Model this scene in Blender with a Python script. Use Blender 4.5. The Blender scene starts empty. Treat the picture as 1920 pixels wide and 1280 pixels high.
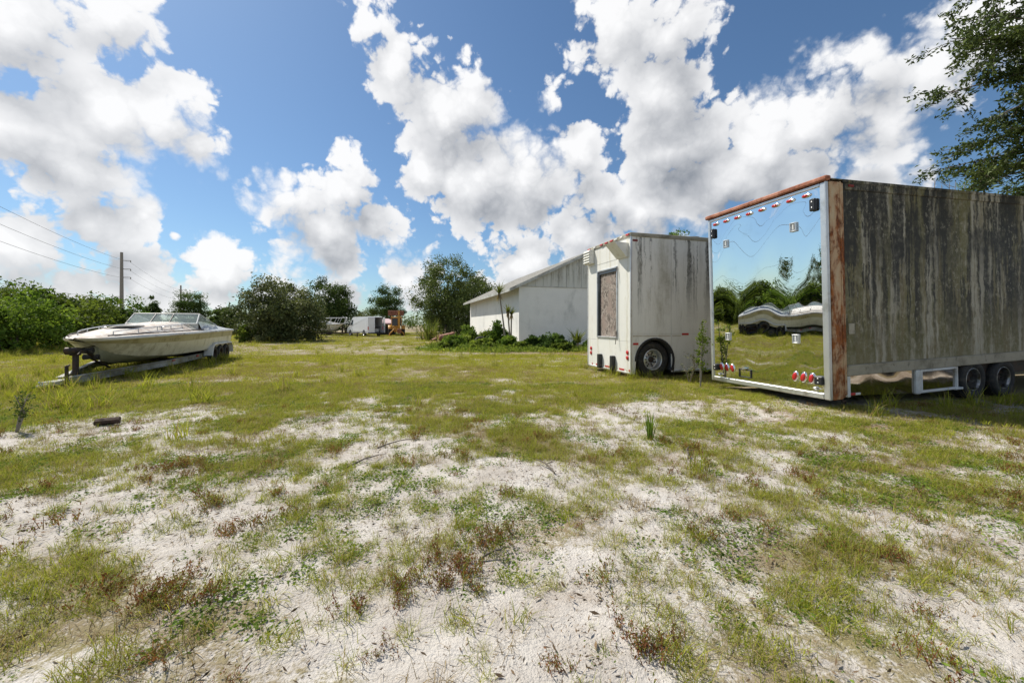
import bpy, math, random
import numpy as np
from mathutils import Vector, Matrix

# ------------------------------------------------------------------ camera, sky, sun
S = bpy.context.scene
COL = S.collection
F = 746.7            # focal length in photo pixels (14 mm on 36 mm)
HOR = 609.0          # horizon row in the photo
EYE = 1.45
cam_d = bpy.data.cameras.new('camera'); cam = bpy.data.objects.new('camera', cam_d); COL.objects.link(cam)
cam_d.lens = 14.0; cam_d.sensor_width = 36.0; cam_d.clip_start = 0.05; cam_d.clip_end = 6000
cam_d.shift_y = -(640 - HOR) / 1920.0
cam.location = (0, 0, EYE); cam.rotation_euler = (math.pi / 2, 0, 0)
S.camera = cam

SUN_AZ = math.radians(59)      # degrees to the left of the view direction
SUN_EL = math.radians(52)
sd = Vector((-math.sin(SUN_AZ) * math.cos(SUN_EL), math.cos(SUN_AZ) * math.cos(SUN_EL), math.sin(SUN_EL)))
sun_d = bpy.data.lights.new('sun', 'SUN'); sun_d.energy = 4.8; sun_d.angle = math.radians(0.5); sun_d.color = (1.0, 0.94, 0.82)
sun = bpy.data.objects.new('sun', sun_d); COL.objects.link(sun)
sun.rotation_euler = (-sd).to_track_quat('-Z', 'Y').to_euler()
S.cycles.max_bounces = 7; S.cycles.diffuse_bounces = 3; S.cycles.transmission_bounces = 4; S.cycles.transparent_max_bounces = 6
S.view_settings.view_transform = 'Standard'; S.view_settings.look = 'None'
S.view_settings.exposure = 0.3; S.view_settings.gamma = 1.0; S.view_settings.use_curve_mapping = False


class NT:
    """small helper for node trees"""
    def __init__(s, tree): s.t = tree; s.n = tree.nodes; s.l = tree.links
    def node(s, typ, **kw):
        n = s.n.new(typ)
        for k, v in kw.items(): setattr(n, k, v)
        return n
    def put(s, sock, v):
        if isinstance(v, bpy.types.NodeSocket): s.l.new(v, sock)
        elif v is not None: sock.default_value = v
    def math(s, op, a, b=None, c=None, clamp=False):
        n = s.node('ShaderNodeMath', operation=op, use_clamp=clamp)
        s.put(n.inputs[0], a)
        if b is not None: s.put(n.inputs[1], b)
        if c is not None: s.put(n.inputs[2], c)
        return n.outputs[0]
    def vmath(s, op, a, b=None, scale=None):
        n = s.node('ShaderNodeVectorMath', operation=op)
        s.put(n.inputs[0], a)
        if b is not None: s.put(n.inputs[1], b)
        if scale is not None: s.put(n.inputs['Scale'], scale)
        return n.outputs['Value'] if op in ('DOT_PRODUCT', 'DISTANCE', 'LENGTH') else n.outputs['Vector']
    def ramp(s, v, a, b, interp='SMOOTHSTEP'):
        n = s.node('ShaderNodeMapRange', interpolation_type=interp)
        s.put(n.inputs['Value'], v); n.inputs['From Min'].default_value = a; n.inputs['From Max'].default_value = b
        return n.outputs['Result']
    def mix(s, f, a, b, blend='MIX'):
        n = s.node('ShaderNodeMix', data_type='RGBA', blend_type=blend)
        s.put(n.inputs['Factor'], f)
        for sock, v in ((n.inputs[6], a), (n.inputs[7], b)):
            if isinstance(v, (tuple, list)) and len(v) == 3: v = (*v, 1)
            s.put(sock, v)
        return n.outputs[2]
    def noise(s, vec, scale, detail=4, rough=0.55, dist=0.0, out='Fac'):
        n = s.node('ShaderNodeTexNoise'); s.put(n.inputs['Vector'], vec)
        n.inputs['Scale'].default_value = scale; n.inputs['Detail'].default_value = detail
        n.inputs['Roughness'].default_value = rough; n.inputs['Distortion'].default_value = dist
        return n.outputs[out]
    def vor(s, vec, scale, feature='F1', out='Distance', rnd=1.0):
        n = s.node('ShaderNodeTexVoronoi', feature=feature); s.put(n.inputs['Vector'], vec)
        n.inputs['Scale'].default_value = scale; n.inputs['Randomness'].default_value = rnd
        return n.outputs[out]
    def mapping(s, vec, scale=(1, 1, 1), loc=(0, 0, 0)):
        n = s.node('ShaderNodeMapping'); s.put(n.inputs['Vector'], vec)
        n.inputs['Scale'].default_value = scale; n.inputs['Location'].default_value = loc
        return n.outputs['Vector']


def px_dir(px, py):
    v = Vector(((px - 960) / F, 1.0, (HOR - py) / F)); v.normalize(); return v


# cumulus clouds: soft discs in given sky directions, broken up by noise (x, y, radius as seen in the photograph)
CLOUDS = [(30, 40, 150), (205, 25, 95), (30, 225, 125), (200, 205, 100), (310, 220, 82), (365, 280, 45), (120, 310, 100),
          (40, 460, 95), (185, 425, 85), (250, 395, 45), (110, 545, 95), (270, 520, 80), (410, 510, 75), (322, 440, 18),
          (505, 550, 62), (640, 565, 55), (560, 370, 76), (655, 350, 72), (605, 420, 90), (710, 410, 62), (640, 475, 60), (504, 312, 18),
          (690, 50, 62), (745, 115, 76), (800, 170, 66), (885, 130, 48), (850, 210, 92), (800, 315, 68), (895, 340, 104), (990, 345, 88),
          (1070, 290, 62), (1038, 180, 32), (1115, 375, 68), (1095, 450, 70), (985, 505, 75), (780, 535, 55), (900, 560, 55),
          (1160, 40, 90), (1250, 60, 105), (1240, 165, 100), (1260, 280, 112), (1340, 345, 110), (1210, 405, 85),
          (1430, 275, 100), (1540, 215, 98), (1480, 350, 105), (1650, 220, 92), (1600, 110, 60), (1750, 150, 105), (1860, 80, 120), (1650, 345, 62), (1760, 330, 45)]



W = bpy.data.worlds.new('World'); S.world = W; W.use_nodes = True
W.cycles.sampling_method = 'MANUAL'; W.cycles.sample_map_resolution = 512
k = NT(W.node_tree); k.n.clear()
sky = k.node('ShaderNodeTexSky', sky_type='NISHITA', sun_disc=False)
sky.sun_elevation = SUN_EL; sky.sun_rotation = -SUN_AZ; sky.altitude = 0; sky.air_density = 1.0; sky.dust_density = 0.6; sky.ozone_density = 2.0
tc = k.node('ShaderNodeTexCoord'); vdir = tc.outputs['Generated']
wn = k.noise(vdir, 6.0, 3, 0.5, out='Color')
wv = k.vmath('SCALE', k.vmath('SUBTRACT', wn, (0.5, 0.5, 0.5)), scale=0.11)
vw = k.vmath('ADD', vdir, wv)
sep = k.node('ShaderNodeSeparateXYZ'); k.put(sep.inputs[0], vdir)
rear = k.ramp(sep.outputs['Y'], 0.52, 0.40)


def cloud_body(v):
    """how deep inside a cloud a direction lies"""
    f = None
    for (x, y, r) in CLOUDS:
        c = px_dir(x, y); rr = 0.5 * ((px_dir(x + r, y) - c).length + (px_dir(x, y + r) - c).length)
        w_ = min(1.0, 0.45 + rr * 4.5)
        b = k.math('MULTIPLY_ADD', k.vmath('DISTANCE', v, tuple(c)), -w_ / rr, w_)
        f = b if f is None else k.math('SMOOTH_MAX', f, b, 0.10)
    gen = k.math('MULTIPLY_ADD', k.noise(v, 2.6, 1, 0.5), 5.0, -2.72)   # the same broken cumulus over the rest of the dome
    return k.math('MAXIMUM', f, k.math('ADD', k.math('MULTIPLY', gen, rear), k.math('MULTIPLY_ADD', rear, 1.5, -1.5)))


body = cloud_body(vw)
body2 = cloud_body(k.vmath('ADD', vw, (-0.030, 0.0, 0.075)))
v2 = k.vmath('ADD', vdir, k.vmath('SCALE', k.vmath('SUBTRACT', k.noise(vdir, 18.0, 5, 0.6, out='Color'), (0.5, 0.5, 0.5)), scale=0.05))
bil = k.math('MULTIPLY_ADD', k.vor(v2, 11.0), -0.80, 0.36)
bil2 = k.math('MULTIPLY_ADD', k.vor(v2, 25.0), -0.55, 0.24)
bil3 = k.math('MULTIPLY_ADD', k.vor(v2, 58.0), -0.34, 0.14)
bil4 = k.math('MULTIPLY_ADD', k.vor(v2, 125.0), -0.12, 0.05)
bils = k.math('ADD', k.math('ADD', bil, bil2), k.math('ADD', bil3, bil4))
fb = k.math('MULTIPLY_ADD', k.noise(vdir, 20.0, 7, 0.66), 0.46, -0.23)
field = k.math('ADD', body, k.math('ADD', fb, k.math('ADD', bils, 0.14)))
soft = k.ramp(k.noise(vdir, 3.4, 2, 0.5), 0.50, 0.66)      # some edges crisp, some frayed
lo_ = k.math('MULTIPLY_ADD', soft, -0.20, -0.03)
wd_ = k.math('MULTIPLY_ADD', soft, 0.55, 0.26)
dens = k.ramp(k.math('DIVIDE', k.math('SUBTRACT', field, lo_), wd_), 0.0, 1.0)
slope = k.math('ADD', k.math('MULTIPLY', k.math('SUBTRACT', body, body2), 1.15), k.math('MULTIPLY', k.math('ADD', k.math('MULTIPLY', fb, 0.6), bils), 0.55))
lit = k.ramp(slope, -0.62, 0.72, 'LINEAR')
thick = k.ramp(body, -0.05, 0.50)
shade = k.math('MULTIPLY', k.math('SUBTRACT', 1.0, lit), k.math('MULTIPLY_ADD', thick, 0.85, 0.15))
ccol = k.mix(shade, (8.3, 8.3, 8.35), (2.3, 2.5, 2.85))
skyc = k.mix(1.0, sky.outputs[0], (0.66, 0.82, 0.92), 'MULTIPLY')
bgc = k.mix(k.math('MULTIPLY', dens, 0.97), skyc, ccol)
bg = k.node('ShaderNodeBackground'); k.put(bg.inputs['Color'], bgc); bg.inputs['Strength'].default_value = 0.098
wo = k.node('ShaderNodeOutputWorld'); k.l.new(bg.outputs[0], wo.inputs[0])

# ------------------------------------------------------------------ helpers
rng = np.random.default_rng(7)
random.seed(7)


def hash2(ix, iy, seed):
    h = (ix.astype(np.int64) * 374761393 + iy.astype(np.int64) * 668265263 + seed * 1442695041) & 0xFFFFFFFF
    h = ((h ^ (h >> 13)) * 1274126177) & 0xFFFFFFFF
    return ((h ^ (h >> 16)) & 0xFFFFFF) / float(0xFFFFFF)


def vnoise(x, y, seed=0):
    ix = np.floor(x); iy = np.floor(y); fx = x - ix; fy = y - iy
    fx = fx * fx * (3 - 2 * fx); fy = fy * fy * (3 - 2 * fy)
    a = hash2(ix, iy, seed); b = hash2(ix + 1, iy, seed); c = hash2(ix, iy + 1, seed); d = hash2(ix + 1, iy + 1, seed)
    return (a * (1 - fx) + b * fx) * (1 - fy) + (c * (1 - fx) + d * fx) * fy


def fbm(x, y, seed=0, oct=4, gain=0.5):
    s = 0; a = 1; t = 0
    for i in range(oct):
        s = s + a * vnoise(x * 2 ** i + 17.3 * i, y * 2 ** i - 9.1 * i, seed + i); t += a; a *= gain
    return s / t


def sstep(a, b, x):
    t = np.clip((x - a) / (b - a), 0, 1); return t * t * (3 - 2 * t)


def gnd(px, py):
    """photo pixel on the ground -> ground point"""
    Y = EYE * F / (py - HOR); return ((px - 960) / F * Y, Y)


def at(px, py, Y):
    return Vector(((px - 960) / F * Y, Y, EYE + (HOR - py) / F * Y))


def xat(px, Y): return (px - 960) / F * Y
def hat(py, Y): return EYE + (HOR - py) / F * Y


TRAIL_ANG = math.atan2(0.2757, 0.9612)


def ground_z(x, y):
    x = np.asarray(x, float); y = np.asarray(y, float)
    z = 0.05 * (fbm(x / 4.0, y / 4.0, 3, 2) - 0.5)
    near = sstep(14, 8, np.hypot(x, y))
    z = z + near * (0.055 * (fbm(x / 0.55, y / 0.55, 11, 3) - 0.5) + 0.022 * (fbm(x / 0.12, y / 0.12, 21, 2) - 0.5))
    z = z + 0.05 * np.exp(-(((x - 6.3) / 2.0) ** 2 + ((y - 7.4) / 1.6) ** 2))
    return z


BIAS = [  # x, y, rx, ry, amount: minus = bare sand, plus = grass
    (3.2, 6.95, 2.2, 0.75, -0.85), (1.6, 6.3, 0.9, 0.4, -0.4), (4.6, 6.1, 1.0, 0.45, -0.5), (-0.5, 6.4, 0.8, 0.25, -0.25),
    (-1.3, 2.7, 1.5, 0.8, -0.30), (-0.6, 3.5, 0.9, 0.5, -0.22), (-2.8, 3.2, 0.8, 0.5, -0.15), (-4.6, 5.0, 1.6, 0.5, -0.22), (0.0, 2.0, 0.7, 0.3, -0.1),
    (2.9, 2.9, 0.9, 0.25, -0.2), (1.6, 3.95, 0.4, 0.16, -0.35), (5.0, 5.0, 1.2, 0.35, -0.22), (1.7, 2.2, 0.7, 0.3, -0.12), (3.1, 2.3, 0.5, 0.25, -0.2),
    (2.6, 4.4, 1.8, 0.6, 0.22), (1.2, 4.6, 1.2, 0.5, 0.2), (1.9, 2.75, 0.6, 0.3, 0.26), (4.6, 3.9, 1.4, 0.6, 0.22), (0.5, 5.3, 1.3, 0.4, 0.12),
    (-2.6, 2.3, 0.5, 0.3, 0.28), (-3.6, 4.4, 1.0, 0.35, 0.2), (-1.2, 4.5, 0.9, 0.35, 0.18), (0.35, 2.6, 0.35, 0.5, 0.1), (3.2, 3.3, 0.5, 0.2, 0.2),
    (-6.5, 7.5, 3.0, 1.0, 0.1), (9.0, 6.2, 2.5, 0.8, 0.2), (1.9, 10.5, 1.6, 1.2, -0.12), (-16, 24, 6, 4, -0.1)]


def cover(x, y):
    x = np.asarray(x, float); y = np.asarray(y, float)
    n = fbm(x / 1.25 + 3, y / 0.95, 31, 4, 0.58)
    c = (n - 0.5) * 2.2 + 0.50
    c = c + 0.72 * sstep(5.6, 9.0, y + 1.6 * (fbm(x / 3.0, y / 2.0, 41, 2) - 0.5) - 0.03 * x)
    c = c + 0.3 * sstep(2.0, -4.0, y)
    for (bx, by, rx, ry, a) in BIAS:
        c = c + a * np.exp(-(((x - bx) / rx) ** 2 + ((y - by) / ry) ** 2))
    return np.clip(c, 0, 1)


class MB:
    """collects shapes into one mesh"""
    def __init__(s): s.v = []; s.f = []; s.smooth = []
    def add(s, vs, fs, smooth=False):
        o = len(s.v); s.v += [tuple(p) for p in vs]; s.f += [tuple(i + o for i in f) for f in fs]; s.smooth += [smooth] * len(fs); return s
    def box(s, lo, hi, mat=None):
        x0, y0, z0 = lo; x1, y1, z1 = hi
        vs = [Vector(p) for p in ((x0, y0, z0), (x1, y0, z0), (x1, y1, z0), (x0, y1, z0), (x0, y0, z1), (x1, y0, z1), (x1, y1, z1), (x0, y1, z1))]
        if mat is not None: vs = [mat @ p for p in vs]
        return s.add(vs, [(0, 3, 2, 1), (4, 5, 6, 7), (0, 1, 5, 4), (1, 2, 6, 5), (2, 3, 7, 6), (3, 0, 4, 7)])
    def bbox(s, lo, hi, b=0.01):
        """box with chamfered edges"""
        x0, y0, z0 = lo; x1, y1, z1 = hi
        b = min(b, (x1 - x0) * .45, (y1 - y0) * .45, (z1 - z0) * .45)
        import itertools
        idx = {}; vs = []
        for sx, sy, sz in itertools.product((0, 1), repeat=3):
            c = ((x0, x1)[sx], (y0, y1)[sy], (z0, z1)[sz]); d = [b if q == 0 else -b for q in (sx, sy, sz)]
            for ax in range(3):
                p = [c[i] + (0 if i == ax else d[i]) for i in range(3)]
                idx[(sx, sy, sz, ax)] = len(vs); vs.append(tuple(p))
        fs = []
        for ax in range(3):
            u, w = [(1, 2), (2, 0), (0, 1)][ax]
            for sg in (0, 1):
                quad = []
                for (a, b2) in ((0, 0), (1, 0), (1, 1), (0, 1)):
                    q = [0, 0, 0]; q[ax] = sg; q[u] = a; q[w] = b2; quad.append(idx[(*q, ax)])
                fs.append(tuple(quad if sg else quad[::-1]))
        for ax in range(3):
            u, w = [(1, 2), (2, 0), (0, 1)][ax]
            for a in (0, 1):
                for c in (0, 1):
                    q0 = [0, 0, 0]; q0[u] = a; q0[w] = c; q1 = list(q0); q1[ax] = 1
                    f = (idx[(*q0, u)], idx[(*q1, u)], idx[(*q1, w)], idx[(*q0, w)])
                    fs.append(f if (a == c) else f[::-1])
        for sx, sy, sz in itertools.product((0, 1), repeat=3):
            f = tuple(idx[(sx, sy, sz, a)] for a in range(3)); fs.append(f if (sx + sy + sz) % 2 else f[::-1])
        return s.add(vs, fs)
    def tube(s, pts, rad, n=8, cap=True, smooth=True):
        pts = [Vector(p) for p in pts]
        if not hasattr(rad, '__len__'): rad = [rad] * len(pts)
        vs = []; fs = []; up = None
        for i, p in enumerate(pts):
            d = (pts[min(i + 1, len(pts) - 1)] - pts[max(i - 1, 0)]).normalized()
            a = Vector((0, 0, 1)) if abs(d.z) < 0.9 else Vector((1, 0, 0))
            if up is not None and (up - d * up.dot(d)).length > 1e-3: a = up
            u = (a - d * a.dot(d)).normalized(); w = d.cross(u); up = u
            for j in range(n):
                t = 2 * math.pi * j / n; vs.append(p + (u * math.cos(t) + w * math.sin(t)) * rad[i])
        for i in range(len(pts) - 1):
            for j in range(n):
                a = i * n + j; b = i * n + (j + 1) % n; fs.append((a, b, b + n, a + n))
        s.add(vs, fs, smooth)
        if cap:
            o = len(pts) - 1
            s.add([vs[j] for j in range(n)], [tuple(range(n))[::-1]]); s.add([vs[o * n + j] for j in range(n)], [tuple(range(n))])
        return s
    def lathe(s, prof, n=24, org=(0, 0, 0), axis='y', smooth=True, a0=0.0, a1=2 * math.pi):
        """profile (r, h) turned about an axis"""
        vs = []; fs = []; full = abs(a1 - a0 - 2 * math.pi) < 1e-6; m = n if full else n + 1
        for (r, h) in prof:
            for j in range(m):
                t = a0 + (a1 - a0) * j / n; c, q = r * math.cos(t), r * math.sin(t)
                p = {'y': (c, h, q), 'x': (h, c, q), 'z': (c, q, h)}[axis]
                vs.append((p[0] + org[0], p[1] + org[1], p[2] + org[2]))
        for i in range(len(prof) - 1):
            for j in range(n):
                a = i * m + j; b = i * m + (j + 1) % m; fs.append((a, b, b + m, a + m))
        return s.add(vs, fs, smooth)
    def loft(s, rows, closed=False, smooth=True):
        n = len(rows[0]); vs = [p for r in rows for p in r]; fs = []
        for i in range(len(rows) - 1):
            for j in range(n if closed else n - 1):
                a = i * n + j; b = i * n + (j + 1) % n; fs.append((a, b, b + n, a + n))
        return s.add(vs, fs, smooth)
    def build(s, name, mat=None, parent=None):
        me = bpy.data.meshes.new(name); me.from_pydata(s.v, [], s.f)
        me.polygons.foreach_set('use_smooth', s.smooth); me.update()
        return link(name, me, mat, parent)


def link(name, me, mat=None, parent=None):
    o = bpy.data.objects.new(name, me); COL.objects.link(o)
    if mat is not None and len(me.materials) == 0: me.materials.append(mat)
    if parent is not None: o.parent = parent
    return o


def thing(name, label, cat, loc=(0, 0, 0), rotz=0.0, group=None):
    o = bpy.data.objects.new(name, None); COL.objects.link(o); o.empty_display_size = 0.2
    o.location = loc; o.rotation_euler = (0, 0, rotz); o['label'] = label; o['category'] = cat
    if group: o['group'] = group
    return o


def tag(o, label, cat=None, group=None, kind=None):
    o['label'] = label
    if cat: o['category'] = cat
    if group: o['group'] = group
    if kind: o['kind'] = kind
    return o


def quads_mesh(name, V, nq, attr=None, smooth=False):
    """V: (4*nq,3) array, each four in a row one face"""
    me = bpy.data.meshes.new(name)
    me.vertices.add(len(V)); me.vertices.foreach_set('co', np.ascontiguousarray(V, dtype=np.float32).ravel())
    me.loops.add(4 * nq); me.loops.foreach_set('vertex_index', np.arange(4 * nq, dtype=np.int32))
    me.polygons.add(nq); me.polygons.foreach_set('loop_start', np.arange(0, 4 * nq, 4, dtype=np.int32))
    if smooth: me.polygons.foreach_set('use_smooth', np.ones(nq, bool))
    if attr is not None:
        a = me.attributes.new('lv', 'FLOAT', 'FACE'); a.data.foreach_set('value', np.asarray(attr, np.float32))
    me.update(calc_edges=True); return me


def unit(a): return a / np.maximum(np.linalg.norm(a, axis=-1, keepdims=True), 1e-9)


def leaf_quads(c, L, Wd, axis, r):
    """folded diamond leaves at centres c, with lengths L, widths Wd and axis directions"""
    n = len(c); rv = r.normal(size=(n, 3)); rv[:, 2] *= 1.4
    side = unit(np.cross(axis, rv)); nr = np.cross(axis, side)
    L = L[:, None]; Wd = Wd[:, None]; fold = nr * Wd * 0.22
    V = np.stack([c - axis * L * 0.5, c + side * Wd * 0.5 + fold, c + axis * L * 0.5, c - side * Wd * 0.5 + fold], 1)
    return V.reshape(-1, 3)


# ------------------------------------------------------------------ materials
def principled(name):
    m = bpy.data.materials.new(name); m.use_nodes = True
    t = NT(m.node_tree); b = t.n['Principled BSDF']; return m, t, b


def pm(name, col, rough=0.5, metal=0.0, var=0.15, vscale=3.0, dirt=None, dirt_amt=0.35, dscale=2.0, bump=0.0, bscale=60, spec=0.5, coat=0.0):
    m, t, b = principled(name)
    tcn = t.node('ShaderNodeTexCoord'); v = tcn.outputs['Object']
    n = t.noise(v, vscale, 6, 0.6)
    c = t.mix(n, tuple(x * (1 - var) for x in col), tuple(min(1, x * (1 + var)) for x in col))
    if dirt is not None:
        d = t.ramp(t.noise(v, dscale, 8, 0.68), 0.62 - dirt_amt * 0.5, 0.80 - dirt_amt * 0.3)
        c = t.mix(d, c, dirt)
    t.put(b.inputs['Base Color'], c)
    t.put(b.inputs['Roughness'], t.math('MULTIPLY_ADD', n, 0.2, rough - 0.1, clamp=True))
    b.inputs['Metallic'].default_value = metal; b.inputs['Specular IOR Level'].default_value = spec; b.inputs['Coat Weight'].default_value = coat
    if bump:
        bn = t.node('ShaderNodeBump'); bn.inputs['Strength'].default_value = bump; bn.inputs['Distance'].default_value = 0.01
        t.put(bn.inputs['Height'], t.noise(v, bscale, 5, 0.6)); t.put(b.inputs['Normal'], bn.outputs[0])
    return m


def leaf_mat(name, dark, light, trans=0.35, rough=0.68, hue=0.0, alt=None, altamt=0.0):
    m = bpy.data.materials.new(name); m.use_nodes = True
    t = NT(m.node_tree); b = t.n['Principled BSDF']; out = t.n['Material Output']
    a = t.node('ShaderNodeAttribute', attribute_name='lv')
    oi = t.node('ShaderNodeObjectInfo')
    f = t.math('ADD', a.outputs['Fac'], t.math('MULTIPLY_ADD', oi.outputs['Random'], 0.5, -0.25), clamp=True)
    c = t.mix(f, dark, light)
    if alt is not None:
        sel = t.ramp(t.math('FRACT', t.math('MULTIPLY_ADD', a.outputs['Fac'], 7.31, oi.outputs['Random'])), 1 - altamt - 0.02, 1 - altamt + 0.02)
        c = t.mix(sel, c, alt)
    t.put(b.inputs['Base Color'], c); b.inputs['Roughness'].default_value = rough; b.inputs['Specular IOR Level'].default_value = 0.12
    tr = t.node('ShaderNodeBsdfTranslucent'); t.put(tr.inputs['Color'], t.mix(0.5, c, t.mix(1.0, c, (1.3, 1.35, 0.5), 'MULTIPLY')))
    mx = t.node('ShaderNodeMixShader'); mx.inputs[0].default_value = trans
    t.l.new(b.outputs[0], mx.inputs[1]); t.l.new(tr.outputs[0], mx.inputs[2]); t.l.new(mx.outputs[0], out.inputs[0])
    return m


def streak_mat(name, base, stains, rough=0.5, spots=None, metal=0.0, top=None):
    """painted panel with runs of dirt down its face: stains = [(colour, scale along, lo, hi, falloff z0, z1)]"""
    m, t, b = principled(name)
    tcn = t.node('ShaderNodeTexCoord'); v = tcn.outputs['Object']
    sp = t.node('ShaderNodeSeparateXYZ'); t.put(sp.inputs[0], v)
    c = t.mix(t.noise(v, 1.3, 6, 0.6), tuple(x * 0.88 for x in base), tuple(min(1, x * 1.08) for x in base))
    for (col, sc, lo, hi, z0, z1, vs) in stains:
        vv = t.mapping(t.vmath('ADD', v, t.vmath('SCALE', t.noise(v, 2.4, 4, 0.6, out='Color'), scale=0.16)), (sc, sc, vs), (sc * 3.7, lo * 40, 0))
        s1 = t.ramp(t.noise(vv, 1.0, 7, 0.65), lo, hi)
        brk = t.ramp(t.noise(v, 7.0, 6, 0.7), 0.25, 0.62)
        fz = t.ramp(sp.outputs['Z'], z0, z1)
        s1 = t.math('MULTIPLY', s1, t.math('MULTIPLY', t.math('MULTIPLY_ADD', brk, 0.5, 0.5), fz))
        c = t.mix(s1, c, col)
    if spots is not None:
        col, sc, th = spots
        big = t.ramp(t.noise(v, 1.7, 4), 0.40, 0.62)
        f = t.math('MULTIPLY', t.ramp(t.noise(t.mapping(v, (1, 1, 0.62)), sc, 4, 0.62), th, th + 0.07), t.math('MULTIPLY', big, 0.5))
        c = t.mix(f, c, col)
    t.put(b.inputs['Base Color'], c); b.inputs['Roughness'].default_value = rough; b.inputs['Metallic'].default_value = metal
    bn = t.node('ShaderNodeBump'); bn.inputs['Strength'].default_value = 0.25; bn.inputs['Distance'].default_value = 0.02
    t.put(bn.inputs['Height'], t.noise(v, 2.2, 4, 0.5)); t.put(b.inputs['Normal'], bn.outputs[0])
    return m


def rust_mat(name, paint, rust=(0.33, 0.105, 0.022), dark=(0.11, 0.032, 0.012), lo=0.40, hi=0.60, zs=0.5, sc=5.0):
    m, t, b = principled(name)
    tcn = t.node('ShaderNodeTexCoord'); v = t.mapping(tcn.outputs['Object'], (1, 1, zs))
    n = t.noise(v, sc, 8, 0.68, 0.3); n2 = t.noise(v, sc * 3.3, 6, 0.65)
    rc = t.mix(t.ramp(n2, 0.35, 0.65), rust, dark)
    f = t.ramp(n, lo, hi)
    stain = t.mix(t.ramp(n, lo - 0.14, lo + 0.04), paint, tuple(p * 0.6 + r * 0.5 for p, r in zip(paint, rust)))
    t.put(b.inputs['Base Color'], t.mix(f, stain, rc)); t.put(b.inputs['Roughness'], t.math('MULTIPLY_ADD', f, 0.35, 0.5))
    bn = t.node('ShaderNodeBump'); bn.inputs['Strength'].default_value = 0.5; bn.inputs['Distance'].default_value = 0.01
    t.put(bn.inputs['Height'], t.math('MULTIPLY_ADD', f, 0.6, n2)); t.put(b.inputs['Normal'], bn.outputs[0])
    return m


M = {}
M['white_paint'] = pm('white_paint', (0.74, 0.74, 0.71), 0.42, var=0.06, dirt=(0.50, 0.48, 0.42), dirt_amt=0.2, bump=0.04, bscale=12)
M['white_metal'] = pm('white_metal', (0.66, 0.67, 0.67), 0.45, var=0.08, dirt=(0.33, 0.30, 0.25), dirt_amt=0.3)
M['old_rail'] = pm('dirty_white_rail', (0.40, 0.40, 0.38), 0.6, var=0.15, dirt=(0.16, 0.15, 0.11), dirt_amt=0.55, dscale=2.5)
M['alu'] = pm('aluminium', (0.66, 0.67, 0.68), 0.36, metal=0.75, var=0.1, dirt=(0.36, 0.34, 0.30), dirt_amt=0.25)
M['chrome'] = pm('chrome', (0.8, 0.8, 0.8), 0.14, metal=1.0, var=0.04)
M['dull_rim'] = pm('dull_rim', (0.34, 0.34, 0.34), 0.3, metal=0.85, var=0.2, dirt=(0.08, 0.07, 0.06), dirt_amt=0.5, dscale=7)
M['black_rubber'] = pm('black_rubber', (0.022, 0.022, 0.023), 0.75, var=0.3, dirt=(0.07, 0.06, 0.05), dirt_amt=0.3, dscale=8, bump=0.1)
M['black_plastic'] = pm('black_plastic', (0.018, 0.019, 0.022), 0.45, var=0.2)
M['dark_steel'] = pm('dark_steel', (0.026, 0.024, 0.023), 0.6, metal=0.2, var=0.3, dirt=(0.06, 0.03, 0.018), dirt_amt=0.5, dscale=9)
M['red_lens'] = pm('red_lens', (0.50, 0.018, 0.02), 0.18, var=0.15, vscale=30, coat=0.5)
M['dark_red_lens'] = pm('dark_red_lens', (0.20, 0.02, 0.015), 0.3, var=0.2, vscale=30)
M['white_tape'] = pm('white_tape', (0.7, 0.7, 0.68), 0.4, var=0.1)
M['red_tape'] = pm('red_tape', (0.48, 0.03, 0.03), 0.4, var=0.1)
M['rust_post'] = rust_mat('rusty_painted_post', (0.50, 0.40, 0.25), lo=0.44, hi=0.56, zs=0.45, sc=4.5)
M['rust_roof'] = rust_mat('rusted_roof_rail', (0.42, 0.20, 0.13), rust=(0.33, 0.12, 0.065), dark=(0.17, 0.055, 0.03), lo=0.40, hi=0.6, zs=1, sc=4)
M['rust'] = rust_mat('rusted_iron', (0.30, 0.13, 0.08), rust=(0.28, 0.11, 0.06), dark=(0.10, 0.04, 0.025), lo=0.35, hi=0.6, zs=1, sc=4)
M['side'] = streak_mat('mildewed_side_panel', (0.38, 0.355, 0.28),
                       [((0.125, 0.112, 0.035), 2.6, 0.43, 0.53, 0.2, 1.0, 0.30),
                        ((0.17, 0.14, 0.065), 6.5, 0.46, 0.60, 0.2, 0.8, 0.4),
                        ((0.014, 0.013, 0.010), 3.9, 0.48, 0.545, 0.6, 2.2, 0.22),
                        ((0.014, 0.013, 0.010), 9.0, 0.52, 0.59, 0.7, 2.0, 0.25),
                        ((0.018, 0.016, 0.012), 1.5, 0.48, 0.58, 1.5, 3.5, 0.45)], 0.6, spots=((0.35, 0.325, 0.245), 15.0, 0.545))
M['rail'] = streak_mat('stained_rail', (0.36, 0.33, 0.26), [((0.12, 0.11, 0.075), 2.2, 0.45, 0.75, -1, 0.3, 3.0), ((0.05, 0.045, 0.03), 6.0, 0.54, 0.72, -1, 0.3, 4.0)], 0.5)
M['white_side'] = streak_mat('white_side_with_black_runs', (0.82, 0.81, 0.77),
                             [((0.09, 0.09, 0.085), 3.0, 0.53, 0.60, 1.2, 3.3, 0.06), ((0.50, 0.48, 0.44), 5.0, 0.52, 0.74, 0.8, 3.8, 0.10),
                              ((0.45, 0.43, 0.36), 2.0, 0.45, 0.7, -1, 0.5, 0.3)], 0.45)
M['white_rear'] = streak_mat('white_rear_panel', (0.74, 0.735, 0.69), [((0.55, 0.52, 0.42), 5.0, 0.5, 0.7, -1, 0.2, 0.15)], 0.42)
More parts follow.
